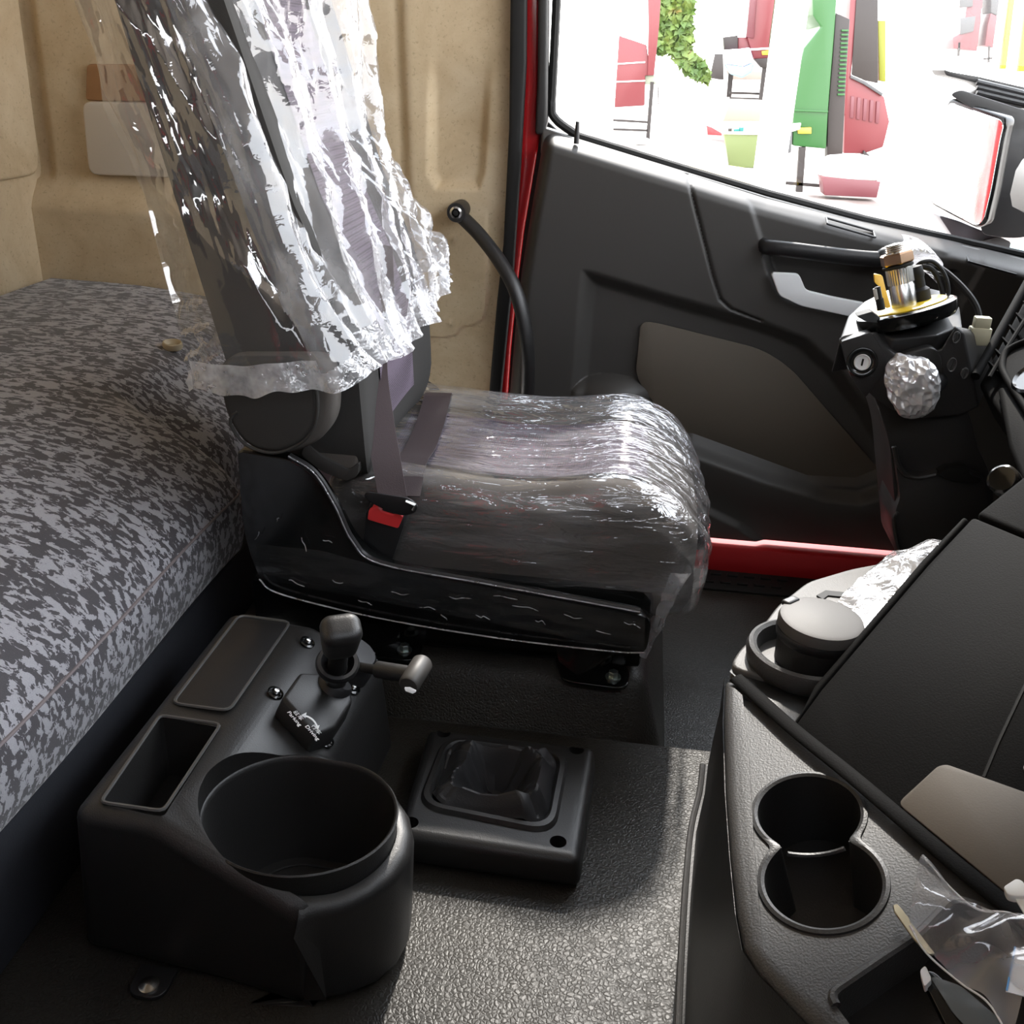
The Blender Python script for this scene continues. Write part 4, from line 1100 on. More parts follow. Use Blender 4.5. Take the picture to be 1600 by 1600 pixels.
obj('switch', prism(rounded([dp(1594, 1205, .002), dp(1640, 1130, .002), dp(1680, 1160, .002), dp(1640, 1230, .002)], .006), -DN * .01, .003), 'steel', da)
# side wall of the tower towards the steering column, down to the floor
ed = [dp(1240, 1133), dp(1340, 1008), dp(1450, 880), dp(1530, 796), dp(1600, 740), dp(1700, 680)]
obj('tower_side', loft([[p - DN * .03 for p in ed], [A(p[0] + .10, p[1] + .03, p[2] - .25) for p in ed]], False), 'matt', da)
obj('shade_housing', join(box((.46, -.28, .30), (1.0, .72, .95), .04, 3), box((.56, .70, .50), (1.0, 1.25, .95), .04, 3)), 'matt', da)  # unseen dash bulk, added to shade the dash face from the windscreen
# chrome-rimmed knob peeping over the edge
kb2 = at_d(1570, 752, 1.02)
obj('rotary_knob', lathe([(.015, -.02), (.016, 0), (.0155, .007), (.013, .009), (.0115, .0085), (0, .0088)], kb2, unit(CAM - kb2 + A(-.55, .1, .5)), 32), 'gloss', da)

# ---- instrument binnacle with air vent at the right edge
ib = thing('instrument_binnacle', at_d(1590, 520, 1.25), 'black instrument surround with slatted air vent at the right edge', 'instrument panel')
IB = plane3(at_d(1535, 560, 1.32), at_d(1600, 440, 1.42), at_d(1600, 700, 1.12))
IN = IB[1] if np.dot(IB[1], CAM - IB[0]) > 0 else -IB[1]
def ip(px, py, up=0): return at_p(px, py, IB) + IN * up
obj('back', prism([ip(*p, -.015) for p in ((1522, 585), (1604, 434), (1800, 300), (1800, 900), (1640, 740), (1560, 640))], -IN * .06, .006), 'matt', ib)
obj('vent_rim', tube([ip(1524, 588), ip(1548, 545), ip(1606, 440), ip(1640, 380)], .006, 10), 'matt', ib)
for k in range(8):
    a = A(1541 + k * 11.2, 562 - k * 18.5); b = a + A(17, 17)
    obj('vent_slat', prism([ip(a[0], a[1], .0), ip(b[0], b[1], .0), ip(b[0] + 2, b[1] - 4, -.004), ip(a[0] + 2, a[1] - 4, -.004)], -IN * .018, .0008, 1), 'matt', ib)
obj('vent_lower_rim', tube([ip(1546, 590), ip(1566, 556), ip(1600, 502), ip(1640, 440)], .003, 8), 'matt', ib)
bz = [ip(1640, 520), ip(1578, 545), ip(1566, 568), ip(1572, 590), ip(1604, 640), ip(1680, 760)]
obj('bezel', tube(spline(bz, 6), .0045, 10), 'matt', ib)
obj('bezel_face', prism([p - IN * .002 for p in spline(bz, 6)] , -IN * .02), 'matt', ib)
obj('gauge_ring', lathe([(.030, 0), (.033, .003), (.036, .0), (.036, -.004)], ip(1630, 590, .004), IN, 40), 'gloss', ib)
obj('lower_cowl', prism([ip(*p, -.004) for p in ((1556, 600), (1574, 598), (1606, 648), (1700, 800), (1700, 900), (1600, 760), (1572, 690))], -IN * .03, .006), 'matt', ib)

# ================================================================== STEERING COLUMN (no wheel fitted)
sc_ = thing('steering_column', at_y(1430, 850, 1.33), 'black steering column shroud with bare shaft and no wheel', 'steering column')
CY = 1.33
def sy(px, py, dy=0): return at_y(px, py, CY + dy)
# lower column
lowp = rounded([sy(*p) for p in ((1362, 600), (1420, 640), (1520, 640), (1532, 700), (1560, 760), (1560, 900), (1412, 900), (1395, 700))], .02, 3)
obj('lower_column', prism([p + A(0, .02, 0) for p in lowp], (0, .13, 0), .018, 4), 'column', sc_)
midp = rounded([sy(*p) for p in ((1398, 700), (1402, 725), (1416, 742), (1436, 746), (1460, 742), (1490, 728), (1540, 748), (1556, 880), (1408, 870), (1397, 820), (1402, 796), (1408, 780))], .006, 3)
obj('column_bracket', prism([p + A(0, .005, 0) for p in midp], (0, .10, 0), .004, 2), 'column', sc_)
be = spline([sy(1397, 698, .0), sy(1403, 724, .0), sy(1416, 741, .0), sy(1436, 746, .0), sy(1462, 741, .0)], 5)
obj('bracket_edge', tube(be, .0035, 8), 'column', sc_)
be = spline([sy(1402, 800, .0), sy(1397, 815, .0), sy(1406, 860, .0), sy(1420, 866, .0)], 5)
obj('bracket_edge', tube(be, .003, 8), 'column', sc_)
ck = [sy(*p, -.004) for p in ((1465, 742), (1480, 732), (1512, 728), (1516, 742), (1534, 748), (1530, 756), (1490, 752))]
obj('clamp_lever', prism(rounded(ck, .004, 3), (0, .02, 0), .003), 'rubber', sc_)
M['hole_rim'] = plain('hole_rim', (.10, .10, .10), .4)
# upper shroud: faceted shell
f_ = [(1312, 532), (1366, 517), (1386, 545), (1405, 560), (1470, 545), (1492, 508), (1506, 520), (1530, 636), (1500, 650), (1430, 655), (1390, 640), (1364, 622), (1332, 592)]
upf = [sy(*p) for p in f_]
tpf = [sy(1322, 496, .10), sy(1372, 455, .13), sy(1440, 440, .15), sy(1500, 470, .14), sy(1508, 520, .13), sy(1532, 636, .13), sy(1430, 655, .13), sy(1340, 590, .12)]
ucn = np.mean(upf, 0); upb = [p + (ucn - p) * .5 + A(.10, .12, .0) for p in upf]
nu_ = len(upf)
obj('shroud', solid(upf + upb, [list(range(nu_)), list(range(nu_, 2 * nu_))] + [[k, (k + 1) % nu_, nu_ + (k + 1) % nu_, nu_ + k] for k in range(nu_)], .007, 4, .35), 'column', sc_)
# sloping top deck of the shroud
deck = [(1313, 528), (1326, 492), (1350, 470), (1385, 452), (1430, 444), (1478, 455), (1500, 478), (1506, 520), (1492, 512), (1465, 524), (1396, 530), (1368, 517)]
dkp = [sy(p[0], p[1], .0 + (530 - p[1]) * .0016) for p in deck]
obj('shroud_top', prism(dkp, A(.0, .02, -.055), .007, 4, .4), 'column', sc_)
lf = rounded([sy(*p, -.004) for p in ((1314, 534), (1362, 519), (1384, 556), (1388, 575), (1352, 622), (1330, 590))], .004, 3)
obj('lock_plate', prism(lf, (0, .02, 0), .004), 'column', sc_)
swp = rounded([sy(*p, -.003) for p in ((1412, 552), (1455, 541), (1470, 552), (1476, 590), (1470, 610), (1404, 590), (1404, 565))], .010, 4)
obj('stalk_cover', prism(swp, (0, .02, 0), .004), 'column', sc_)
for px, py, r in ((1494, 527, .0062), (1487, 570, .0078), (1507, 583, .006)):
    h = obj('screw_hole', lathe([(r, -.001), (r + .0012, .0008), (r + .0002, .0014), (r * .85, 0), (r * .8, -.004), (0, -.004)], sy(px, py, -.004), A(.25, -1, .1), 24, .75, 1.1), 'hole_rim', sc_)
    c_ = sy(px, py, -.004); obj('slot', tube([c_ + A(-.001, -.0015, -r * .9), c_ + A(.001, -.0015, r * .9)], .0009, 6), 'plastic_grain', h)
# ignition lock
ic = sy(1347, 566, -.006); iax = unit(A(-.12, -1, .22))
obj('lock_surround', lathe([(.0195, -.006), (.0200, .002), (.0188, .0045), (.0150, .005), (.0118, .003), (.0112, .0015), (0, .0015)], ic, iax, 40), 'gloss', sc_)
ign = obj('ignition_lock', lathe([(.0105, .0), (.0108, .004), (.0098, .0052), (.0088, .004), (.0082, .0022), (0, .0022)], ic, iax, 36), 'silver', sc_, label='silver ignition lock face')
u_, v_, w_ = frame_of(iax)
obj('key_slot', tube([ic + iax * .0026 + A(-.0002, 0, -.0045), ic + iax * .0026 + A(.0004, 0, .0045)], .0013, 6), 'rubber', ign)
obj('lock_notch', prism([sy(1338, 582, -.008), sy(1356, 584, -.008), sy(1355, 589, -.008), sy(1339, 587, -.008)], (0, .006, 0), .001), 'rubber', sc_)
# clock spring disc, yellow plate, splined shaft and nut
AXS = unit(at_d(1399, 405, 1.307) - at_d(1414, 492, 1.325)); SB = at_d(1415, 484, 1.325)
disc = obj('clock_spring', join(lathe([(.060, -.016), (.064, -.010), (.064, .002), (.060, .004), (0, .004)], SB, AXS, 56, 1.0, 1.0)), 'gloss', sc_, label='black contact disc')
u_, v_, w_ = frame_of(AXS)
obj('disc_clip', prism(rounded([at_d(1338, 494, 1.292), at_d(1362, 487, 1.292), at_d(1376, 497, 1.292), at_d(1376, 505, 1.292), at_d(1352, 502, 1.292)], .002), (0, .02, 0), .002), 'rubber', disc)
obj('yellow_plate', lathe([(.052, .0035), (.0525, .0055), (.051, .0065), (.0, .0065)], SB, AXS, 48), 'yellow', sc_, label='bright yellow contact plate')
G = []
prof_ = [(.0, 0), (.001, 0)]
sp_ = [(.0165, .0), (.0165, .037), (.0172, .039), (.0172, .056)]
obj('shaft', lathe([(.0165, .004), (.0165, .032), (.0155, .034), (.0155, .060), (0, .061)], SB, AXS, 48), 'steel', sc_, label='polished steel steering shaft')
shp = bpy.data.objects['shaft']
for k in range(30):
    t = 2 * math.pi * k / 30; p = SB + (u_ * math.cos(t) + v_ * math.sin(t)) * .0158
    obj('spline_tooth', tube([p + AXS * .036, p + AXS * .056], .0013, 5), 'steel', shp)
obj('washer', lathe([(.019, .057), (.0195, .058), (.0195, .0605), (.019, .061), (0, .061)], SB, AXS, 40), 'rubber', sc_)
nutb = lathe([(.0195, .0615), (.0215, .0635), (.0215, .0745), (.0195, .0765), (.011, .0765)], SB, AXS, 6)
obj('shaft_nut', nutb, 'copper', sc_, label='bronze coloured hex nut', sharp=20)
obj('shaft_thread', lathe([(.0125, .075)] + [(.0125 - .001 * (k % 2), .077 + k * .0013) for k in range(9)] + [(0, .089)], SB, AXS, 32), 'steel', sc_)
yb = obj('yellow_bracket', prism(rounded([at_d(1366, 428, 1.292), at_d(1379, 431, 1.292), at_d(1383, 448, 1.292), at_d(1392, 480, 1.292), at_d(1384, 482, 1.292), at_d(1374, 448, 1.292), at_d(1367, 442, 1.292)], .002), (0, .006, 0), .0012), plain('orange_yellow', (.80, .45, .02), .4), sc_, label='orange yellow locking tab')
obj('contact_post', lathe([(.0052, 0), (.0052, .014), (.0040, .015), (.0040, .03), (0, .031)], at_d(1377, 484, 1.288), AXS, 16), 'rubber', sc_)
obj('contact_post_sleeve', lathe([(.0050, .0), (.0050, .015), (0, .016)], at_d(1373, 468, 1.286), AXS, 16), 'white', sc_)
obj('plug_boot', lathe([(.0125, 0), (.0125, .018), (.0085, .022), (.0085, .034), (.010, .038), (.0085, .050), (0, .052)], at_d(1441, 474, 1.325), unit(AXS + A(-.05, 0, .05)), 24), 'rubber', sc_)
# stalk switch wrapped in film
wc = at_d(1429, 604, 1.27)
def crinkle(c, r, n, seed, amp, nc=120, cs=.012):
    g = rbox((2 * r[0], 2 * r[1], 2 * r[2]), min(r) * .8, n)
    V = np.array(g[0]); a, _ = cellular(V, nc, V.min(0), V.max(0), seed)
    nr = V / np.linalg.norm(V, axis=1, keepdims=True)
    V = V + nr * (np.clip(a / cs, 0, 1.3) * amp)[:, None]
    return [c + v for v in V], g[1]
ws = thing('wrapped_stalk', wc, 'switch stalk end wrapped in crinkled silvery bubble film on the column', 'stalk')
def egg(v):
    d = v - wc; k = 1 - .25 * max(0, -d[2] / .035) - .15 * max(0, d[0] / .035)
    return wc + A(d[0] * k + d[2] * -.18, d[1], d[2] * (1 - .1 * d[0] / .03))
obj('wrapping', xf(crinkle(wc, (.031, .026, .034), 56, 4, .0042, 520, .006), egg), plain('bubble_film', (.80, .80, .82), .16, metal=.35, spec=.8), ws, sharp=22)
obj('stalk', tube([wc + A(.01, .0, -.004), wc + A(.045, .06, -.006)], .014, 16), 'plastic', ws)
# wires and white connector
wh = thing('wiring_harness', at_d(1450, 410, 1.36), 'black wires with a white connector looping from the steering shaft', 'wires')
def wire(pts, r=.0028): return tube(spline([at_d(x, y, d) for x, y, d in pts], 8), r, 8)
obj('wire', wire([(1428, 420, 1.37), (1440, 410, 1.36), (1458, 409, 1.36), (1474, 425, 1.36), (1482, 450, 1.36), (1480, 475, 1.36), (1477, 492, 1.36)]), 'rubber', wh)
obj('wire', wire([(1434, 416, 1.37), (1455, 420, 1.365), (1468, 440, 1.365), (1474, 465, 1.365), (1474, 492, 1.365)], .0036), 'rubber', wh)
obj('wire', wire([(1445, 413, 1.37), (1470, 420, 1.37), (1495, 440, 1.36), (1515, 462, 1.35), (1526, 480, 1.345), (1531, 498, 1.34)], .0042), 'rubber', wh)
obj('wire', wire([(1440, 418, 1.38), (1462, 425, 1.38), (1480, 432, 1.37), (1500, 445, 1.365), (1522, 468, 1.352), (1533, 498, 1.342)], .0022), 'plastic_grain', wh)
cw = at_d(1531, 518, 1.335)
cn = obj('connector', join(box(cw - A(.0135, .008, .018), cw + A(.0135, .008, .006), .002), box(cw + A(-.0105, -.007, .004), cw + A(.0105, .007, .020), .002)), 'cream', wh, label='cream white plug connector')
obj('connector_pin', box(cw + A(-.012, -.004, -.030), cw + A(-.007, .0, -.016), .001), 'cream', cn)
obj('connector_boot', xf(rbox((.022, .02, .03), .006, 8), lambda v: at_d(1474, 500, 1.355) + v), 'white', wh)
obj('film_twist', (lambda G: gridmesh(G))(np.array([[at_d(1408 + 62 * u + 4 * math.sin(9 * v), 366 + 46 * v * (1 - .0 * u) + 40 * u * u, 1.385 + .02 * math.sin(5 * u + 7 * v)) for v in np.linspace(0, 1, 14)] for u in np.linspace(0, 1, 18)])), 'film_white', wh, label='white plastic film twisted round the wires', sharp=20)
# ================================================================== THINGS IN THE KEY TRAY
ky = thing('key', cp(1412, 1440, .01), 'worn brass coloured key blade sticking out from under the clear bag', 'key')
kp = [cp(*p, .004) for p in ((1396, 1424), (1403, 1422), (1412, 1432), (1416, 1438), (1420, 1442), (1424, 1450), (1430, 1458), (1462, 1500), (1452, 1502), (1426, 1474), (1408, 1448), (1398, 1434))]
obj('blade', prism(kp, CN * .0022, .0004, 1), plain('key_brass', (.42, .37, .26), .35, metal=.9), ky)
fm = thing('key_fob', cp(1520, 1570, -.01), 'flat glossy black device lying in the key tray', 'device')
fb = rounded([cp(*p, -.012) for p in ((1436, 1512), (1456, 1508), (1560, 1600), (1640, 1680), (1560, 1720), (1480, 1600))], .005, 3)
obj('case', prism(fb, CN * .008, .002), 'gloss', fm)
obj('metal_lug', prism(rounded([cp(*p, -.006) for p in ((1437, 1516), (1446, 1508), (1456, 1530), (1444, 1542))], .002), CN * .006, .0012), 'silver', fm, label='metal end lug')
fg = rounded([cp(*p, -.0035) for p in ((1452, 1520), (1500, 1535), (1600, 1620), (1560, 1650), (1490, 1580))], .004)
obj('glass_face', prism(fg, CN * .001), plain('smoked_face', (.10, .11, .115), .2), fm)
# clear zip bag
G = np.zeros((40, 40, 3)); cor = [(1447, 1389), (1600, 1465), (1700, 1640), (1425, 1480)]
edge_a = spline([cp(1447, 1389, .030), cp(1490, 1427, .022), cp(1530, 1452, .018), cp(1580, 1462, .02), cp(1640, 1490, .02)], 10)
edge_b = spline([cp(1425, 1480, .020), cp(1448, 1508, .012), cp(1500, 1545, .006), cp(1545, 1578, .006), cp(1580, 1640, .008)], 10)
rows = []
for k in range(len(edge_a)):
    row = []
    for j in range(24):
        v = j / 23; p = edge_a[k] * (1 - v) + edge_b[k] * v + CN * (.010 * math.sin(math.pi * v) + .0025 * math.sin(v * 9 + k * .4))
        row.append(p)
    rows.append(row)
G = np.array(rows); q = G.reshape(-1, 3); a1, _k = cellular(q, 22, q.min(0), q.max(0), 2); q = q + CN * (np.clip(a1 / .03, 0, 1.2) * .004)[:, None]
zb_ = obj('zip_bag', gridmesh(q.reshape(G.shape)), 'film_thin', label='clear flat plastic bag lying over the key in the console tray', cat='plastic bag', sharp=25)
obj('bag_edge', join(tube(edge_a, .0007, 5), tube(edge_b, .0007, 5)), 'print', zb_)
# cable tie and paper tag
ct = thing('cable_tie', cp(1585, 1455, .03), 'white plastic cable tie end on the clear bag', 'cable tie')
h0 = [cp(*p, .034) for p in ((1570, 1456), (1590, 1443), (1600, 1447), (1612, 1472), (1586, 1471), (1576, 1468))]
obj('head', prism(rounded(h0, .002), CN * .006, .001), 'white', ct)
obj('strap', prism([cp(*p, .036) for p in ((1588, 1470), (1604, 1462), (1660, 1560), (1645, 1568))], CN * .0015), 'white', ct)
pt = thing('paper_tag', cp(1595, 1560, .02), 'white paper tag with a blue border beside the clear bag', 'tag')
pq = [cp(*p, .022) for p in ((1586, 1520), (1660, 1540), (1650, 1610), (1573, 1590))]
obj('sheet', prism(pq, CN * .0008), 'paper', pt, smooth=False)
pb = [cp(*p, .0232) for p in ((1586, 1520), (1589, 1521), (1576, 1590), (1573, 1589))]
obj('blue_border', prism(pb, CN * .0003), 'blue', pt, smooth=False)

# ================================================================== OUTSIDE: mirror on the door, the yard
MY = 2.28
mr = thing('door_mirror', at_y(1530, 370, MY), 'large black door mirror seen through the side window', 'mirror')
def my(px, py, dy=0): return at_y(px, py, MY + dy)
hs = rounded([my(*p) for p in ((1484, 148), (1500, 140), (1600, 172), (1700, 190), (1700, 330), (1600, 372), (1570, 372), (1530, 366), (1546, 300), (1566, 190), (1572, 182), (1530, 176))], .02, 4)
obj('housing', prism(hs, (0.03, .12, 0), .018, 4), 'plastic', mr)
MP = (my(1515, 255, -.01), unit(A(-.78, -.62, -.05)))
gp_ = rounded([at_p(*p, MP) for p in ((1482, 152), (1575, 184), (1568, 212), (1552, 300), (1540, 350), (1527, 358), (1452, 318), (1453, 290), (1466, 210))], .015, 4)
obj('glass_frame', prism(gp_, -MP[1] * .03, .006), 'gloss', mr)
gq = rounded([p + (np.mean(gp_, 0) - p) * .06 for p in gp_], 0)
tl = [p + MP[1] * .004 for p in gq]
obj('mirror_glass', prism(tl, -MP[1] * .003, .0008, 1), 'mirror', mr)
arm = rounded([my(*p, .02) for p in ((1466, 336), (1500, 346), (1560, 372), (1580, 378), (1572, 402), (1520, 392), (1490, 372))], .01, 3)
obj('arm', prism(arm, (0, .06, 0), .008), plain('mirror_arm_grey', (.10, .10, .115), .45), mr)
obj('arm_cap', prism(rounded([my(*p, .015) for p in ((1520, 380), (1560, 370), (1580, 378), (1574, 402), (1510, 386))], .006), (0, .05, 0), .006), 'outer_grey', mr)
um = thing('upper_mirror', at_y(1530, 130, MY + .1), 'second wide angle mirror edge above the large door mirror', 'mirror')
ua = rounded([at_y(*p, MY + .08) for p in ((1474, 108), (1484, 112), (1530, 120), (1590, 134), (1660, 150), (1660, 178), (1590, 168), (1520, 148), (1548, 140), (1530, 130), (1478, 118))], .006, 3)
obj('shell', prism(ua, (0, .10, 0), .006), 'plastic_soft', um)
for k in range(3):
    obj('shell_rib', tube([at_y(1526, 128 + k * 8, MY + .07), at_y(1660, 160 + k * 8, MY + .07)], .006, 8), 'plastic', um)

GZ = -.80
yb = lambda px, py: min(30.0, float(at_z(px, max(py, 125), GZ)[1]))
gr_ = obj('yard_ground', box((-20, 2.6, GZ - .2), (160, 300, GZ)), 'ground', kind='structure', label='sunlit pale concrete yard outside the window')
def oy(px, py, y): return at_y(px, py, y)
def slab(name, pts, y, depth, mat, parent=None, bev=.01, r=0, **k):
    P_ = [oy(*p, y) for p in pts]
    if r: P_ = rounded(P_, r, 4)
    return obj(name, prism(P_, (0, depth, 0), bev, 2), mat, parent, **k)
def bar(name, a, b, y, w, mat, parent):
    a, b = oy(*a, y), oy(*b, y); d = unit(b - a); n = A(-d[2], 0, d[0]) * w / 2
    return obj(name, prism([a - n, b - n, b + n, a + n], (0, w, 0), .004, 1), mat, parent)
Y1 = yb(1012, 220)
# red cab panel standing on a black trestle
t1 = thing('red_cab_shell', oy(990, 225, Y1), 'red truck cab shell standing on a dark trestle in the yard', 'truck cab', 'truck cab shells in the yard')
slab('side_panel', ((967, 55), (1010, 70), (1016, 118), (1008, 118), (1007, 165), (960, 168)), Y1, 1.4, 'outer_red', t1, .02)
slab('corner_post', ((1012, -30), (1034, -30), (1030, 40), (1022, 118), (1012, 118), (1013, 40)), Y1 - .05, .3, 'outer_red', t1, .02)
slab('panel_crease', ((963, 99), (1008, 96), (1008, 98), (963, 101)), Y1 - .02, .03, 'outer_white', t1, 0)
slab('panel_crease', ((962, 127), (1008, 125), (1008, 127), (962, 129)), Y1 - .02, .03, 'outer_white', t1, 0)
slab('cross_bar', ((1008, 116), (1050, 122), (1050, 132), (1008, 132)), Y1 + .1, .15, plain('trestle_olive', (.30, .33, .25), .6), t1)
bar('leg', (1019, 128), (1012, 220), Y1, .09, 'outer_dark', t1)
bar('leg', (1028, 130), (1029, 163), Y1 + .2, .02, 'outer_dark', t1)
bar('rail', (958, 188), (1012, 191), Y1, .05, 'outer_dark', t1)
bar('rail', (958, 202), (1012, 204), Y1, .05, 'outer_dark', t1)
t1b = thing('scrap_wrap', oy(985, 225, yb(990, 226)), 'clear plastic scraps lying below the red cab shell', 'plastic scraps')
for k, (x, y) in enumerate(((976, 216), (1003, 220))):
    c = oy(x, y, yb(990, 226))
    obj('scrap', (lambda g: ([c + A(v[0] * 1.1, v[1], v[2] * .6) for v in [p - c for p in map(np.array, g[0])]], g[1]))(crinkle(c, (.11, .12, .06), 10, 40 + k, 0.9 * .05)), 'outer_white', t1b)
# red and grey cab with parcel wrapped in coloured film
Y2 = yb(1186, 186)
t2 = thing('maroon_cab_shell', oy(1160, 230, Y2), 'maroon truck cab shell on a dark trestle between the white posts', 'truck cab', 'truck cab shells in the yard')
slab('body', ((1182, -30), (1222, -30), (1212, 60), (1205, 92), (1178, 92), (1174, 80), (1168, 60), (1176, 30)), Y2, 1.4, 'outer_red', t2, .02)
slab('pillar', ((1174, -30), (1184, -30), (1178, 60), (1166, 58)), Y2 - .05, .2, 'outer_pink', t2, .02)
slab('window_block', ((1130, 58), (1153, 55), (1153, 76), (1132, 78)), Y2, .5, 'outer_dark', t2, .02)
slab('front_block', ((1153, 58), (1170, 58), (1176, 92), (1153, 80)), Y2 + .1, .6, 'outer_red', t2, .02)
slab('light_strip', ((1170, 76), (1204, 74), (1204, 77), (1171, 79)), Y2 - .04, .05, 'outer_white', t2, 0)
slab('lamp', ((1190, 80), (1204, 78), (1203, 86), (1191, 86)), Y2 - .05, .08, 'amber', t2, .005)
slab('bumper', ((1178, 92), (1204, 90), (1203, 106), (1190, 106)), Y2 - .05, .4, 'outer_dark', t2, .02)
bar('leg', (1196, 100), (1186, 186), Y2, .13, 'outer_dark', t2)
bar('leg', (1143, 105), (1139, 152), Y2 + .5, .13, 'outer_dark', t2)
bar('rail', (1140, 145), (1206, 147), Y2 + .2, .06, 'outer_dark', t2)
bar('rail', (1140, 153), (1206, 155), Y2 + .2, .04, 'outer_dark', t2)
pw = thing('wrapped_parcel', oy(1155, 120, Y2 - .4), 'parcel in pink and blue film hanging from the maroon cab', 'parcel')
slab('pink_film', ((1132, 80), (1172, 74), (1178, 96), (1162, 104), (1134, 100)), Y2 - .5, .48, plain('pink_film', (.85, .55, .72), .4), pw, .04)
slab('blue_film', ((1132, 100), (1162, 104), (1179, 97), (1176, 112), (1160, 122), (1142, 116)), Y2 - .5, .48, plain('blue_film', (.25, .52, .66), .4), pw, .04)
# shaded bench block and planting behind
slab('workbench', ((1142, 156), (1204, 158), (1198, 190), (1130, 190)), 27.2, .8, plain('bench_brown', (.30, .24, .19), .7), label='brown workbench below the maroon cab', cat='bench')
sh2 = thing('dark_machine', oy(1125, 125, float(at_z(1120, 124, GZ)[1])), 'dark machine part standing in shade beside the hedge', 'machine')
slab('block', ((1117, 84), (1130, 84), (1131, 125), (1109, 122)), float(at_z(1120, 124, GZ)[1]), .8, 'outer_dark', sh2, .05)
slab('block', ((1135, 110), (1200, 112), (1200, 125), (1140, 124)), float(at_z(1120, 124, GZ)[1]) + 1.2, .8, plain('machine_brown', (.22, .18, .15), .7), sh2, .05)
YC = yb(1160, 262)
# crate of off-cuts
cr_ = thing('lime_crate', oy(1160, 260, YC), 'pale lime green crate full of off-cuts on the ground', 'crate')
slab('box', ((1131, 208), (1192, 209), (1188, 262), (1140, 262), (1136, 235)), YC, .45, 'outer_lime', cr_, .01)
slab('rim', ((1129, 206), (1194, 207), (1194, 211), (1129, 210)), YC - .02, .5, 'cream', cr_, .005)
for k, (x, w, h, m) in enumerate(((1138, 6, 6, 'outer_dark'), (1147, 8, 5, 'teal'), (1155, 7, 8, 'teal'), (1166, 9, 9, 'cream'), (1178, 10, 14, 'outer_white'))):
    slab('off_cut', ((x, 207 - h), (x + w, 205 - h * .8), (x + w, 208), (x, 208)), YC + .1 + .02 * k, .2, m, cr_, .008)
bar('handle', (1188, 184), (1194, 210), YC, .02, 'red_button', cr_)
slab('wedge_block', ((1104, 196), (1112, 199), (1128, 208), (1128, 212), (1106, 211)), yb(1115, 211), .2, 'red_button', label='small red wedge lying left of the lime crate', cat='wedge')
# film heap and carton near the sill
slab('carton', ((1078, 258), (1090, 255), (1200, 272), (1200, 300), (1078, 292)), yb(1140, 297), .5, plain('carton_tan', (.70, .55, .32), .7), label='flat tan carton on the ground near the door', cat='carton')
slab('brick_red_box', ((1146, 284), (1181, 288), (1181, 296), (1150, 292)), yb(1150, 290), .3, 'outer_pink', label='low red box on the ground near the door', cat='box')
g0 = oy(1102, 244, yb(1102, 259))
obj('film_heap', crinkle(g0, (.22, .20, .18), 14, 61, .05), 'outer_white', label='heap of white film beside the lime crate', cat='plastic scraps')
# green cab
Y3 = yb(1249, 300)
t3 = thing('green_cab_shell', oy(1270, 240, Y3), 'bright green truck cab shell on a dark trestle', 'truck cab', 'truck cab shells in the yard')
slab('side', ((1268, -30), (1310, -30), (1304, 50), (1300, 100), (1294, 175), (1291, 233), (1238, 228), (1240, 170), (1247, 110), (1256, 75), (1283, 42), (1270, 25)), Y3, 1.5, 'outer_green', t3, .03)
slab('ridge', ((1241, 171), (1294, 173), (1294, 176), (1241, 174)), Y3 - .03, .04, 'outer_green', t3, .005)
slab('side_lamp', ((1247, 200), (1268, 199), (1268, 209), (1247, 209)), Y3 - .04, .06, 'amber', t3, .01)
slab('headlamp_cluster', ((1240, 193), (1252, 192), (1250, 202), (1238, 206)), Y3 - .05, .1, 'outer_white', t3, .01)
slab('corner_bracket', ((1232, 208), (1238, 206), (1236, 238), (1231, 240)), Y3 - .02, .1, 'outer_grey', t3, .005)
slab('mud_flap', ((1306, 20), (1328, 30), (1322, 120), (1316, 250), (1292, 262), (1294, 175), (1301, 90)), Y3 + .1, .25, 'outer_dark', t3, .01)
for k in range(16):
    t = k / 15; x0 = 1315 - 3 * t - 3 * t; y0 = 46 + 100 * t
    slab('louvre', ((x0, y0), (x0 + 11, y0), (x0 + 11, y0 + 3.2), (x0, y0 + 3.2)), Y3 + .06, .05, 'outer_green', t3, .003)
bar('leg', (1254, 230), (1249, 300), Y3, .10, 'outer_dark', t3)
bar('rail', (1228, 286), (1290, 291), Y3, .05, 'outer_dark', t3)
t3b = thing('green_edge_cab', oy(1206, 100, Y2), 'narrow green edge of a cab beyond the white post', 'truck cab', 'truck cab shells in the yard')
slab('edge', ((1218, -30), (1226, -30), (1208, 118), (1201, 112), (1206, 60)), Y2 - 1.2, .6, 'outer_green', t3b, .02)
# red front with dark windscreen
Y4 = yb(1350, 258) - .05
t4 = thing('red_truck_cab', oy(1380, 250, Y4), 'red truck cab front with a dark windscreen beside the green cab', 'truck cab', 'truck cab shells in the yard')
slab('front', ((1330, -30), (1345, -30), (1335, 60), (1330, 120), (1370, 140), (1382, 152), (1390, 190), (1380, 230), (1350, 240), (1318, 240), (1320, 180), (1314, 178), (1322, 100)), Y4, 1.2, 'outer_red', t4, .03)
slab('windscreen', ((1340, -30), (1372, -30), (1372, 130), (1352, 126), (1331, 117), (1335, 50)), Y4 - .04, .06, 'outer_dark', t4, .01)
slab('windscreen_seal', ((1330, 117), (1352, 127), (1380, 146), (1378, 150), (1350, 132), (1329, 122)), Y4 - .06, .08, 'outer_grey', t4, .01)
for k in range(5): slab('grille_bar', ((1330 + k * 10, 150 + k * 2), (1335 + k * 10, 151 + k * 2), (1333 + k * 10, 185 + k * 2), (1328 + k * 10, 184 + k * 2)), Y4 - .03, .06, 'outer_pink', t4, .005)
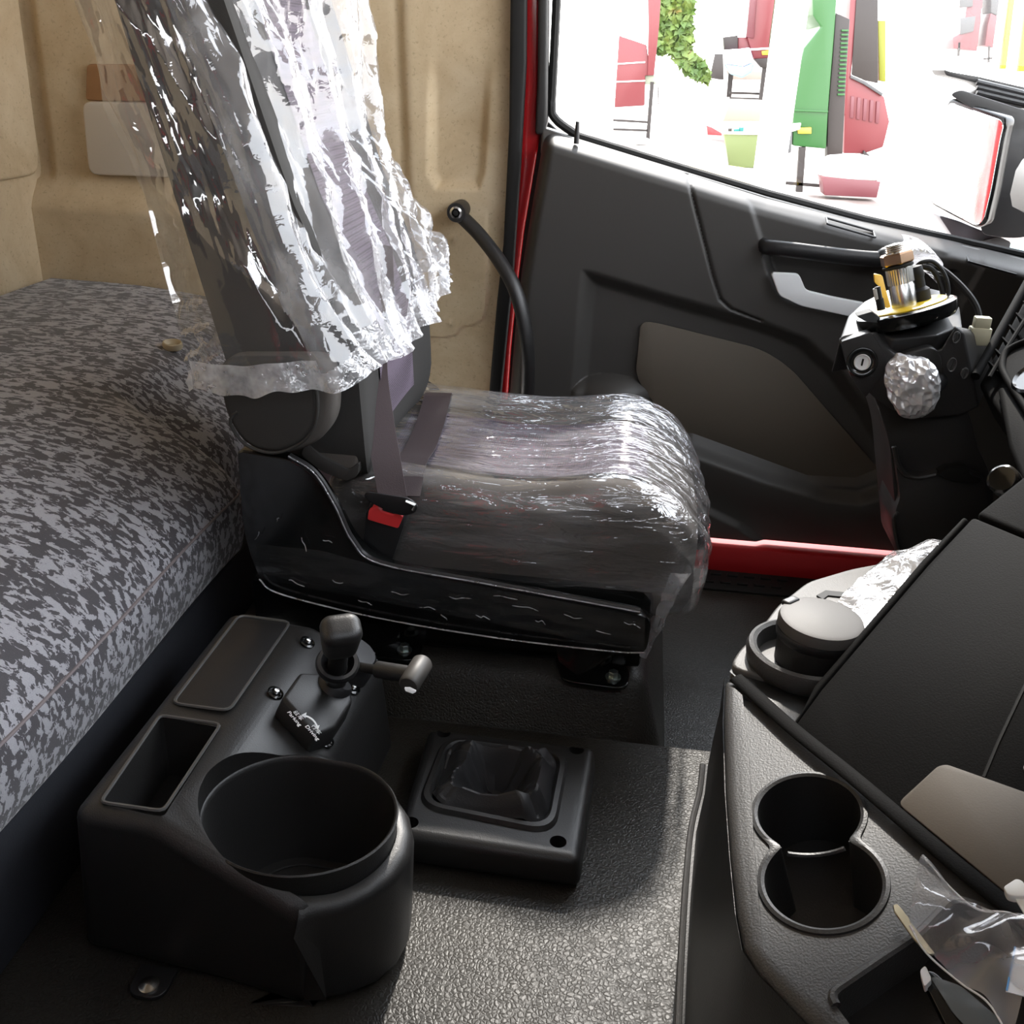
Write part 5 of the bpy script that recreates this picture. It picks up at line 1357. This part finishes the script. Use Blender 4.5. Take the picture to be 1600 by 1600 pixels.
slab('yellow_post', ((1372, 32), (1384, 32), (1384, 128), (1374, 126)), Y4 + .3, .2, 'outer_yellow', t4, .01)
slab('step', ((1350, 235), (1376, 258), (1346, 258)), Y4 - .1, .3, 'outer_dark', t4, .01)
wb = oy(1330, 263, yb(1330, 308) - .25)
obj('white_sack', xf(crinkle(wb, (.37, .16, .14), 18, 77, .05), lambda v: v), plain('sack_film', (.80, .74, .70), .4), label='white plastic sack on a low red block below the cabs', cat='sack')
slab('red_block', ((1284, 276), (1376, 284), (1370, 309), (1288, 305)), yb(1330, 308) - .45, .4, 'outer_pink', label='low red block under the white sack', cat='block')
# far cabs and yellow posts
Y5 = yb(1510, 100)
t5 = thing('far_pink_cab', oy(1510, 80, Y5), 'far pink red truck cab with a dark window at the right', 'truck cab', 'truck cab shells in the yard')
slab('body', ((1516, -20), (1538, -20), (1533, 30), (1527, 80), (1490, 76), (1489, 58), (1505, 50)), Y5, 1.2, 'outer_pink', t5, .03)
slab('window', ((1501, 28), (1525, 25), (1521, 49), (1501, 54)), Y5 - .06, .08, 'outer_grey', t5, .01)
slab('upper_window', ((1500, -20), (1522, -20), (1520, 10), (1500, 12)), Y5 - .06, .08, 'outer_grey', t5, .01)
bar('leg', (1499, 66), (1498, 88), Y5, .06, 'outer_dark', t5)
t6 = thing('far_red_cab', oy(1550, 75, Y5), 'far crimson truck cab on a thin trestle at the right', 'truck cab', 'truck cab shells in the yard')
slab('body', ((1548, 20), (1559, 25), (1552, 75), (1539, 72), (1543, 40)), Y5, .8, 'outer_pink', t6, .03)
slab('top', ((1549, -20), (1564, -20), (1559, 25), (1548, 20)), Y5, .8, 'outer_grey', t6, .03)
bar('leg', (1546, 72), (1545, 98), Y5, .05, 'outer_dark', t6)
bar('rail', (1537, 92), (1551, 91), Y5, .05, 'outer_dark', t6)
for nm, pts, lb in (('yellow_post', ((1580, -20), (1588, -20), (1572, 108), (1564, 108)), 'slim yellow post left of the frame edge'), ('yellow_post', ((1606, -20), (1640, -20), (1610, 112), (1592, 112)), 'wide yellow post at the right frame edge')):
    slab(nm, pts, yb(1570, 112), .2, 'outer_yellow', label=lb, cat='post', group='yellow posts in the yard')
slab('teal_sheet', ((1576, 392), (1700, 402), (1700, 430), (1572, 408)), yb(1600, 420), .5, 'teal', label='teal sheet on the ground below the mirror', cat='sheet')
# two white building posts
for a, b, w, lb in (((1232, -60), (1216, 300), .38, 'wide white building post between the maroon and green cabs'), ((1442, -60), (1432, 330), .30, 'white building post right of the red cab front')):
    pa, pb_ = oy(*a, 8.6), oy(*b, 8.6)
    x = (pa[0] + pb_[0]) / 2
    obj('white_post', box((x - w / 2 * .6, 8.6, GZ), (x + w / 2 * .6, 8.85, 4.5), .01), 'outer_white', label=lb, cat='post', group='white building posts')
# hedge behind the yard
YH = yb(1108, 132)
hd = thing('hedge', oy(1070, 90, YH), 'sunlit green hedge with a few orange leaves behind the yard', 'hedge')
c0 = [oy(*p, YH) for p in ((1028, -60), (1084, -60), (1080, 80), (1108, 108), (1108, 130), (1075, 118), (1046, 80), (1024, 85))]
obj('foliage_core', prism(c0, (0, 1.0, 0), .1), plain('hedge_core', (.20, .30, .08), .8), hd)
r_ = np.random.default_rng(3); LV = []; LF = []
cpx = [(1028, -60), (1084, -60), (1080, 80), (1108, 108), (1108, 130), (1075, 118), (1046, 80), (1024, 85)]
n_ = 0
while n_ < 1500:
    px, py = r_.uniform(1018, 1112), r_.uniform(-60, 132)
    if not inpoly(np.array([px, py]), cpx): continue
    p = oy(px, py, YH - .3 + r_.uniform(-.25, .25)); a = r_.normal(size=3); a /= np.linalg.norm(a); b = np.cross(a, A(0, -1, .3)); b /= np.linalg.norm(b) + 1e-9
    s_ = r_.uniform(.10, .2); o = len(LV); LV += [p - a * s_, p + b * s_ * .5, p + a * s_, p - b * s_ * .5]; LF.append([o, o + 1, o + 2, o + 3]); n_ += 1
obj('leaves', (LV, LF), 'leaf', hd, kind='stuff', smooth=False)

# coloured banners along the yard behind the cab, out of view, added to stripe the door mirror reflection
bn = thing('mirror_slab_row', (-6.2, 2.7, GZ), 'row of coloured upright banners added out of view to stripe the door mirror reflection', 'slabs')
for k, (y, w, m) in enumerate(((2.25, .05, 'outer_red'), (2.42, .10, 'outer_pink'), (2.62, .05, 'outer_dark'), (2.80, .08, 'outer_red'), (3.05, .14, 'outer_green'), (3.4, .10, 'teal'))):
    obj('mirror_slab', box((-6.25, y, GZ + .001), (-6.20, y + w, 1.15 + .08 * (k % 3)), .004), m, bn)
